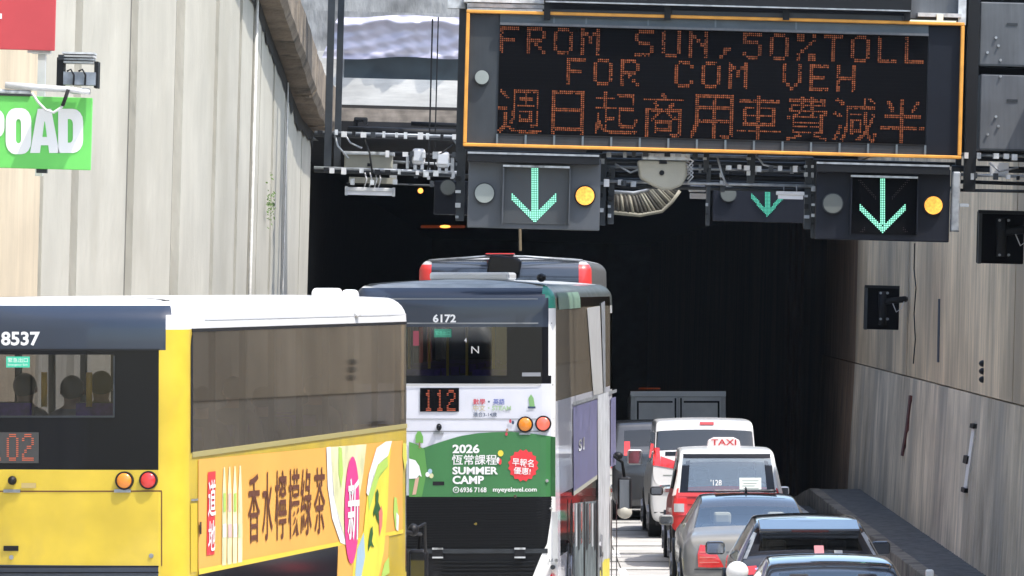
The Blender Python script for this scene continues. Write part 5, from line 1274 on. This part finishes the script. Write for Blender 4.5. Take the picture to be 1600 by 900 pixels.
def car_common(v, L, w, deck, seatz=.95, wb=(.75, 3.5), r=.33, sm=None):
    sm = sm or inner_dark
    for y_ in wb:
        for sx in (-1, 1):
            v_ = obj('wheel_arch', MB().tube([(sx*(w-.12), y_, r+.02), (sx*(w+.003), y_, r+.02)], r+.055, 28), black_plastic, v.t)
            wheel(v, sx*(w-.105), y_, r, W_CAR if r < .4 else W_BUS)
    obj('floor_pan', MB().box(-w+.1, .3, .2, w-.1, L-.4, .26), inner_dark, v.t)
    obj('dashboard', MB().box(-w+.12, L-1.75, .5, w-.12, L-1.4, seatz-.05), inner_dark, v.t, bevel=.04)
    ys_ = [deck+.1, deck+1.15]
    for y_ in ys_:
        for sx in (-.36, .36):
            s0 = obj('seat', MB().box(sx-.24, y_, .3, sx+.24, y_+.12, seatz), sm, v.t, bevel=.05)
            obj('headrest', MB().box(sx-.12, y_+.01, seatz+.03, sx+.12, y_+.11, seatz+.2), sm, s0, bevel=.04)
def wing_mirror(v, x, y, z, m, w=.2, h=.14):
    o = obj('wing_mirror', MB().box(x-w/2, y-.04, z-h/2, x+w/2, y+.1, z+h/2), m, v.t, bevel=.045, seg=3)
    obj('mirror_glass', MB().box(x-w/2+.02, y-.046, z-h/2+.02, x+w/2-.02, y-.041, z+h/2-.02), MATS['mirror_glass'], o)
def tail(v, pts, m=None, off=.012, name='tail_light', label=None):
    q = [v.rear(*p) for p in pts]
    o = v.decal(name, q, 'rear', m or lens_red, off, 5, 4, thick=.03)
    if label: o['label'] = label
    return o

# white people carrier
WV = Vehicle('people_carrier', 'white people carrier ahead of the taxi with tall wrap-round red tail lights', 'minivan', 1102, 96.7, -0.8)
stv = [(0.0, .38, .6, .75, .80, .78, .70, ''), (.03, .30, .62, .92, 1.0, .90, .82, ''), (.05, .27, .65, 1.05, 1.20, .915, .82, ''), (.08, .25, .65, 1.12, 1.34, .92, .80, ''), (.12, .25, .65, 1.13, 1.40, .92, .79, 'g'), (.34, .25, .65, 1.13, 1.86, .92, .76, ''), (.30, .25, .65, 1.13, 1.94, .92, .755, 's'),
       (.7, .25, .65, 1.13, 1.97, .92, .75, 's'), (2.2, .25, .65, 1.10, 1.98, .92, .75, 's'), (3.1, .25, .65, 1.05, 1.88, .92, .72, 'g'), (4.1, .25, .62, 1.0, 1.08, .90, .7, ''), (4.75, .3, .6, .8, .9, .85, .62, ''), (4.9, .4, .55, .65, .7, .7, .5, '')]
stv = [a[:6]+((a[6]+.06),)+a[7:] for a in stv]
stv[6] = (.36, .25, .65, 1.13, 1.95, .92, .815, 's')
car_body(WV, stv, car_white, car_white, glass('glass_van', (.75, .82, .82), 2.5, .03), wide=True); car_common(WV, 4.9, .92, .9, 1.25)
r_ = WV.rear
tail(WV, [(1020, 727), (1033, 729), (1031, 700), (1021, 700)]); tail(WV, [(1033, 729), (1056, 733), (1056, 721), (1033, 713)])
tail(WV, [(1150, 733), (1172, 729), (1172, 713), (1150, 721)]); tail(WV, [(1171, 727), (1185, 727), (1184, 700), (1171, 700)])
tail(WV, [(1095, 664), (1117, 664), (1117, 660), (1095, 660)], lens_red, .02, 'brake_light')
WV.decal('window_surround', WV.rq(1040, 706, 1165, 712), 'rear', black_gloss, .012, 6, 1); tail(WV, [(1031, 768), (1052, 770), (1052, 757), (1031, 758)], chrome, .02, 'reflector_trim')
WV.decal('tailgate_seam', WV.rq(1036, 742, 1172, 743.5), 'rear', lens_grey, .006, 8, 1); WV.decal('badge', WV.rq(1098, 722, 1112, 730), 'rear', chrome, .02); WV.decal('number_plate', WV.rq(1085, 762, 1125, 774), 'rear', ad_yellow, .02)
WV.decal('bumper_line', WV.rq(1022, 800, 1180, 802), 'rear', steel_dark, .006, 8, 1)
wing_mirror(WV, -1.07, 3.2, 1.27, car_white, .26, .26)
# grey people carrier in the shade ahead
GV = Vehicle('people_carrier', 'dark grey people carrier in the tunnel shade, mostly hidden behind the white one', 'minivan', 1034, 104.0, -1.2)
car_body(GV, [tuple(list(a[:4])+[a[4]*.9 if a[4] > 1.2 else a[4]]+[a[5]*.98]+list(a[6:])) for a in stv], dark_silver, dark_silver, glass('glass_gv', (.4,.42,.44), 2.0, .03)); car_common(GV, 4.8, .90, .9, 1.1)
tail(GV, [(975, 712), (985, 712), (985, 690), (976, 690)]); wing_mirror(GV, -1.05, 3.6, 1.1, dark_silver)
# small box truck in the tunnel
TR = Vehicle('box_truck', 'pale grey box truck with two rear doors standing in the dark tunnel', 'truck', 1060, 124, 0, z=road_z(124)-.03, pitch=-.06)
zt_ = TR.rear(1060, 612)[1]; hw_ = 1.03
obj('cargo_box', MB().box(-hw_, .03, .9, hw_, 3.4, zt_), truck_grey, TR.t, bevel=.03)
for sx in (-1, 1):
    d_ = obj('rear_door', MB().box(sx*.015, 0, .98, sx*(hw_-.10), .03, zt_-.12), mat('truck_door', (.72, .73, .72), .6, var=.1), TR.t, bevel=.008, seg=1)
    obj('door_seal', MB().box(sx*.12, -.006, 1.06, sx*(hw_-.16), -.003, 1.08).box(sx*.12, -.006, zt_-.24, sx*(hw_-.16), -.003, zt_-.2).box(sx*(hw_-.18), -.006, 1.06, sx*(hw_-.14), -.003, zt_-.2), steel_black, d_)
    obj('lock_rod', MB().tube([(sx*.06, -.03, 1.0), (sx*.06, -.03, zt_-.14)], .018, 6), steel_black, d_); obj('emblem', MB().disc(sx*.5, zt_-.75, -.02, 0, .05, 12), pale_green, d_)
    wheel(TR, sx*.85, .9, .36, W_CAR); wheel(TR, sx*.85, 3.9, .36, W_CAR); obj('tail_light', MB().box(sx*.7, -.02, .72, sx*.95, .02, .84), lens_red, TR.t)
obj('top_rail', MB().box(-hw_, -.012, zt_-.10, hw_, .05, zt_+.01), mat('rail_pale', (.8, .82, .82), .5), TR.t); obj('chassis', MB().box(-.6, .1, .45, .6, 5.0, .72), steel_black, TR.t)
obj('cab', MB().box(-.92, 3.5, .5, .92, 5.1, 2.1), truck_grey, TR.t, bevel=.12, seg=3); obj('bumper', MB().box(-.95, -.05, .45, .95, .05, .62), steel_black, TR.t)

# red and silver taxi
TX = Vehicle('taxi', 'red taxi with white roof and illuminated style TAXI sign, behind the white people carrier', 'taxi', 1137, 86.5, -0.3)
stt = [(0.0, .40, .5, .62, .66, .66, .60, ''), (.03, .30, .55, .82, .88, .80, .74, ''), (.06, .26, .58, .98, 1.06, .835, .76, ''), (.09, .25, .6, 1.05, 1.13, .84, .755, 'g'), (.28, .25, .6, 1.06, 1.64, .845, .72, 'r'), (.34, .25, .6, 1.06, 1.73, .845, .71, 's'), (.7, .25, .6, 1.06, 1.77, .845, .705, 's'),
       (2.0, .25, .6, 1.03, 1.78, .845, .70, 's'), (2.6, .25, .6, 1.0, 1.70, .845, .68, 'g'), (3.4, .25, .58, .96, 1.06, .83, .66, ''), (4.1, .28, .55, .8, .9, .80, .6, ''), (4.35, .4, .5, .6, .66, .66, .5, '')]
car_body(TX, stt, red_paint, mat('taxi_silver', (.72, .72, .70), .3, coat=.5, var=.05), glass('glass_taxi', (.85, .9, .88), 3.0, .03), black_plastic); car_common(TX, 4.35, .845, .8, 1.25, sm=mat('seat_blue', (.05, .07, .12), .8))
for sx in (-1, 1): TX.decal('pillar', [(sx*.835, 1.08), (sx*.68, 1.10), (sx*.61, 1.66), (sx*.70, 1.68)], 'rear', MATS['taxi_silver'], .006, 3, 5)
TX.decal('window_band', [(-.72, 1.105), (.72, 1.105), (.66, 1.69), (-.66, 1.69)], 'rear', glass('glass_taxi_rear', (.92, .97, .94), 4.5, .03), .010, 8, 6)
for q in ([(-.71, 1.10), (.71, 1.10), (.71, 1.15), (-.71, 1.15)], [(-.66, 1.64), (.66, 1.64), (.65, 1.70), (-.65, 1.70)], [(-.72, 1.10), (-.60, 1.10), (-.55, 1.70), (-.66, 1.70)], [(.60, 1.10), (.72, 1.10), (.66, 1.70), (.55, 1.70)]):
    TX.decal('window_edge', q, 'rear', black_gloss, .014, 6, 3)
TX.decal('rear_shelf', TX.rq(1060, 770, 1218, 776), 'rear', red_paint, .02, 8, 1, thick=.03)
tail(TX, [(1051, 805), (1072, 805), (1074, 770), (1054, 770)], label='red tail light'); tail(TX, [(1200, 805), (1222, 805), (1220, 770), (1198, 770)], label='red tail light'); tail(TX, [(1053, 800), (1069, 800), (1069, 787), (1053, 787)], lens_clear, .024, 'reversing_light')
pts = [(1083+13*math.cos(t), 812+(15 if math.sin(t) < 0 else 3)*math.sin(t)) for t in [i*math.pi/10 for i in range(20)]]
TX.poly('seat_plate', [TX.rear(*p) for p in pts], 'rear', white_letter, .03); TX.poly('seat_plate_green', [TX.rear(1083+(p[0]-1083)*.85, 811+(p[1]-812)*.85) for p in pts], 'rear', mat('plate_green', (.05, .5, .3), .5), .036)
TX.text('4', TX.rq(1086, 800, 1092, 808), 'rear', white_letter, .042); TX.text('SEATS', TX.rq(1076, 809, 1092, 812), 'rear', white_letter, .042, .0)
TX.decal('tailgate_seam', TX.rq(1075, 788, 1197, 789.3), 'rear', mat('seam_red', (.2, .01, .01), .5), .006, 6, 1)
TX.decal('number_plate', TX.rq(1110, 822, 1160, 834), 'rear', ad_yellow, .03, 3, 1); TX.text('\'128', TX.rq(1111, 750, 1128, 759), 'rear', white_letter, .02, 0)
TX.decal('paper_notice', TX.rq(1156, 747, 1190, 769), 'rear', mat('paper', (.75, .82, .78), .7), .018, 3, 3)
for k in range(4): TX.decal('notice_line', TX.rq(1160+2*(k % 2), 751+k*4, 1186-3*(k % 3), 752.2+k*4), 'rear', lens_grey, .021, 2, 1)
sg = TX.Mi @ P(1137, 690, 87.9)
obj('roof_sign', MB().prism([(-.26, sg.z-.09), (.26, sg.z-.09), (.24, sg.z+.02), (.15, sg.z+.065), (-.15, sg.z+.065), (-.24, sg.z+.02)], sg.y, sg.y+.14), mat('sign_pale', (.80, .72, .70), .5), TX.t, bevel=.02)
vs, fs, _ = glyphs('TAXI', .01); obj('lettering', MB().add([(-.19+.38*a, sg.y-.006, sg.z-.055+.09*b) for a, b in vs], fs), mat('taxi_red', (.55, .02, .03), .5), TX.t)
TX.decal('bumper', TX.rq(1056, 838, 1216, 856), 'rear', black_plastic, .04, 8, 2, thick=.05); wing_mirror(TX, -.98, 2.9, 1.05, black_plastic); wing_mirror(TX, .98, 2.9, 1.05, car_white)
tail(TX, [(1054, 852), (1060, 852), (1060, 842), (1054, 842)], lens_red, .06, 'reflector')

# grey saloon
SE = Vehicle('saloon_car', 'metallic grey saloon with tall red tail light, just behind the taxi', 'car', 1177, 76.0, -0.4)
sts = [(0.0, .38, .52, .58, .60, .74, .62, ''), (.04, .30, .55, .74, .80, .89, .80, ''), (.10, .25, .57, .82, .92, .925, .82, ''), (.25, .25, .6, .85, .95, .935, .80, ''), (.60, .25, .6, .87, .97, .935, .76, 'g'), (1.30, .25, .6, .90, 1.30, .935, .66, 'r'), (1.5, .25, .6, .90, 1.37, .935, .64, 's'),
       (2.2, .25, .62, .92, 1.42, .935, .62, 's'), (2.9, .25, .62, .92, 1.39, .935, .61, 'g'), (3.7, .25, .6, .90, 1.0, .92, .66, ''), (4.7, .28, .58, .8, .86, .88, .6, ''), (5.0, .4, .5, .6, .64, .72, .5, '')]
car_body(SE, sts, silver, mat('roof_dark_grey', (.05, .055, .065), .15, coat=1), glass('glass_se', (.85, .9, .88), 3, .03), wide=True); car_common(SE, 5.0, .935, 1.0, 1.0, (.95, 3.9), sm=mat('seat_beige', (.6, .55, .47), .7))
SE.poly('tail_light', [SE.rear(*p) for p in ((1091, 886), (1090, 866), (1094, 851), (1107, 853), (1119, 864), (1126, 876), (1131, 886), (1110, 887))], 'rear', lens_red, .022)['label'] = 'tall ribbed red tail light'

for k in range(3): SE.decal('light_rib', SE.rq(1093, 862+k*8, 1112+k*6, 863.2+k*8), 'rear', mat('rib_pink', (.7, .25, .22), .3), .03, 4, 1)
tail(SE, [(1226, 884), (1264, 884), (1262, 850), (1243, 853)], lens_red, .014); SE.decal('deck_trim', SE.rq(1140, 878, 1215, 882), 'rear', chrome, .02, 5, 1)
SE.decal('boot_line', SE.rq(1135, 862, 1220, 863.5), 'rear', dark_silver, .006, 6, 1); SE.decal('badge', SE.rq(1172, 866, 1182, 873), 'rear', chrome, .02); SE.decal('bumper_line', SE.rq(1085, 889, 1270, 891), 'rear', dark_silver, .006, 8, 1)
SE.decal('number_plate', SE.rq(1155, 893, 1200, 903), 'rear', ad_yellow, .02, 3, 1); obj('antenna_fin', MB().prism([(-.02, 1.42), (.02, 1.42), (.006, 1.50), (-.006, 1.50)], 2.0, 2.16), black_gloss, SE.t)
obj('sunroof', MB().box(-.42, 1.95, 1.44, .42, 2.6, 1.452), black_gloss, SE.t); wing_mirror(SE, -1.03, 3.5, 1.0, silver)
# black hatchback
HB = Vehicle('hatchback', 'glossy black hatchback with wide roof spoiler, behind the grey saloon', 'car', 1268, 68.0, -0.3)
sth = [(0.0, .40, .55, .66, .70, .76, .66, ''), (.04, .30, .58, .82, .90, .88, .80, ''), (.10, .25, .6, .92, 1.00, .90, .80, ''), (.16, .25, .6, .95, 1.04, .905, .79, 'g'), (.62, .25, .6, .97, 1.34, .905, .66, ''), (.70, .25, .6, .97, 1.41, .905, .63, 's'), (1.2, .25, .6, .97, 1.45, .905, .61, 's'),
       (2.1, .25, .6, .96, 1.46, .905, .60, 's'), (2.6, .25, .6, .95, 1.40, .905, .60, 'g'), (3.4, .25, .58, .92, 1.0, .89, .64, ''), (4.15, .28, .55, .78, .86, .84, .6, ''), (4.4, .4, .5, .6, .64, .7, .5, '')]
car_body(HB, sth, car_black, car_black, glass('glass_hb', (.8, .85, .84), 3.5, .03)); car_common(HB, 4.4, .905, .95, .98, (.75, 3.4))
z1 = 1.40; obj('roof_spoiler', MB().add([(-.60, .30, z1-.10), (.60, .30, z1-.10), (.58, .42, z1-.19), (-.58, .42, z1-.19), (-.60, .85, z1+.035), (.60, .85, z1+.035), (-.60, .30, z1-.06), (.60, .30, z1-.06)], [(0, 1, 2, 3), (0, 6, 7, 1), (6, 4, 5, 7), (0, 3, 4, 6), (1, 7, 5, 2), (3, 2, 5, 4)]), car_black, HB.t, bevel=.015)
obj('spoiler_step', MB().box(-.57, .33, z1-.135, .57, .37, z1-.10), black_plastic, HB.t, bevel=.01); obj('brake_light', MB().box(-.22, .285, z1-.095, .22, .30, z1-.07), mat('lens_dark', (.05, .01, .01), .2), HB.t)
for sx in (-1, 1): HB.decal('pillar_trim', [(sx*.84, 1.0), (sx*.76, 1.0), (sx*.62, 1.28), (sx*.66, 1.30)], 'rear', galv, .012, 2, 5)
tail(HB, [(1150, 900), (1185, 897), (1182, 884), (1158, 886)], lens_red, .012); tail(HB, [(1350, 897), (1384, 900), (1376, 886), (1353, 884)], lens_red, .012)
HB.decal('boot_trim', HB.rq(1180, 887, 1352, 890), 'rear', chrome, .012, 6, 1); HB.decal('sticker', HB.rq(1305, 861, 1318, 872), 'rear', lens_clear, .01); HB.decal('pink_toy', HB.rq(1274, 854, 1289, 868), 'rear', mat('toy_pink', (.5, .2, .22), .7), .008); HB.decal('rear_wiper', HB.rq(1232, 872, 1264, 875), 'rear', black_plastic, .02, 3, 1)
wing_mirror(HB, -1.02, 2.9, 1.0, car_black, .24, .16); wing_mirror(HB, 1.02, 2.9, 1.0, car_black, .24, .16)
# nearest car, only its roof and mirrors in the frame
LC = Vehicle('saloon_car', 'nearest car at bottom edge, dark roof with shark fin, round white wing mirror', 'car', 1312, 60.3, -0.3)
stl = [(a[0], a[1], a[2], a[3]-.06, a[4]-.11 if a[4] > 1.2 else a[4]-.06, a[5], a[6]+.03, a[7]) for a in sts]
car_body(LC, stl, mat('paint_pale_silver', (.42, .42, .42), .22, metal=.6, coat=.8), mat('roof_blue_black', (.03, .035, .045), .08, coat=1), glass_car); car_common(LC, 5.0, .935, 1.0, .95, (.95, 3.9))
fx, fz = LC.rear(1308, 878, 2.0); obj('antenna_fin', MB().add([(fx-.035, 1.9, fz-.03), (fx+.035, 1.9, fz-.03), (fx+.03, 2.15, fz-.03), (fx-.03, 2.15, fz-.03), (fx, 1.94, fz+.07), (fx, 2.02, fz+.075)], [(0, 1, 4), (1, 2, 5, 4), (2, 3, 5), (3, 0, 4, 5), (0, 3, 2, 1)]), black_gloss, LC.t)
p0 = LC.Mi @ P(1152, 893, 63.8); mo = obj('wing_mirror', MB().ell(p0, .125, .10, .115, 24, 16), bus_white, LC.t, smooth=True); mo['label'] = 'round white wing mirror'
obj('mirror_stalk', MB().tube([p0, (-.9, p0.y+.05, p0.z-.05)], .03, 6), black_plastic, LC.t)
p1 = LC.Mi @ P(1452, 897, 64); obj('wing_mirror', MB().box(p1.x-.04, p1.y-.03, p1.z-.1, p1.x+.05, p1.y+.08, p1.z+.05), bus_white, LC.t, bevel=.02)
tail(LC, [(1180, 1010), (1220, 1010), (1215, 985), (1185, 985)], lens_red, .014); tail(LC, [(1404, 1010), (1442, 1010), (1438, 985), (1408, 985)], lens_red, .014)
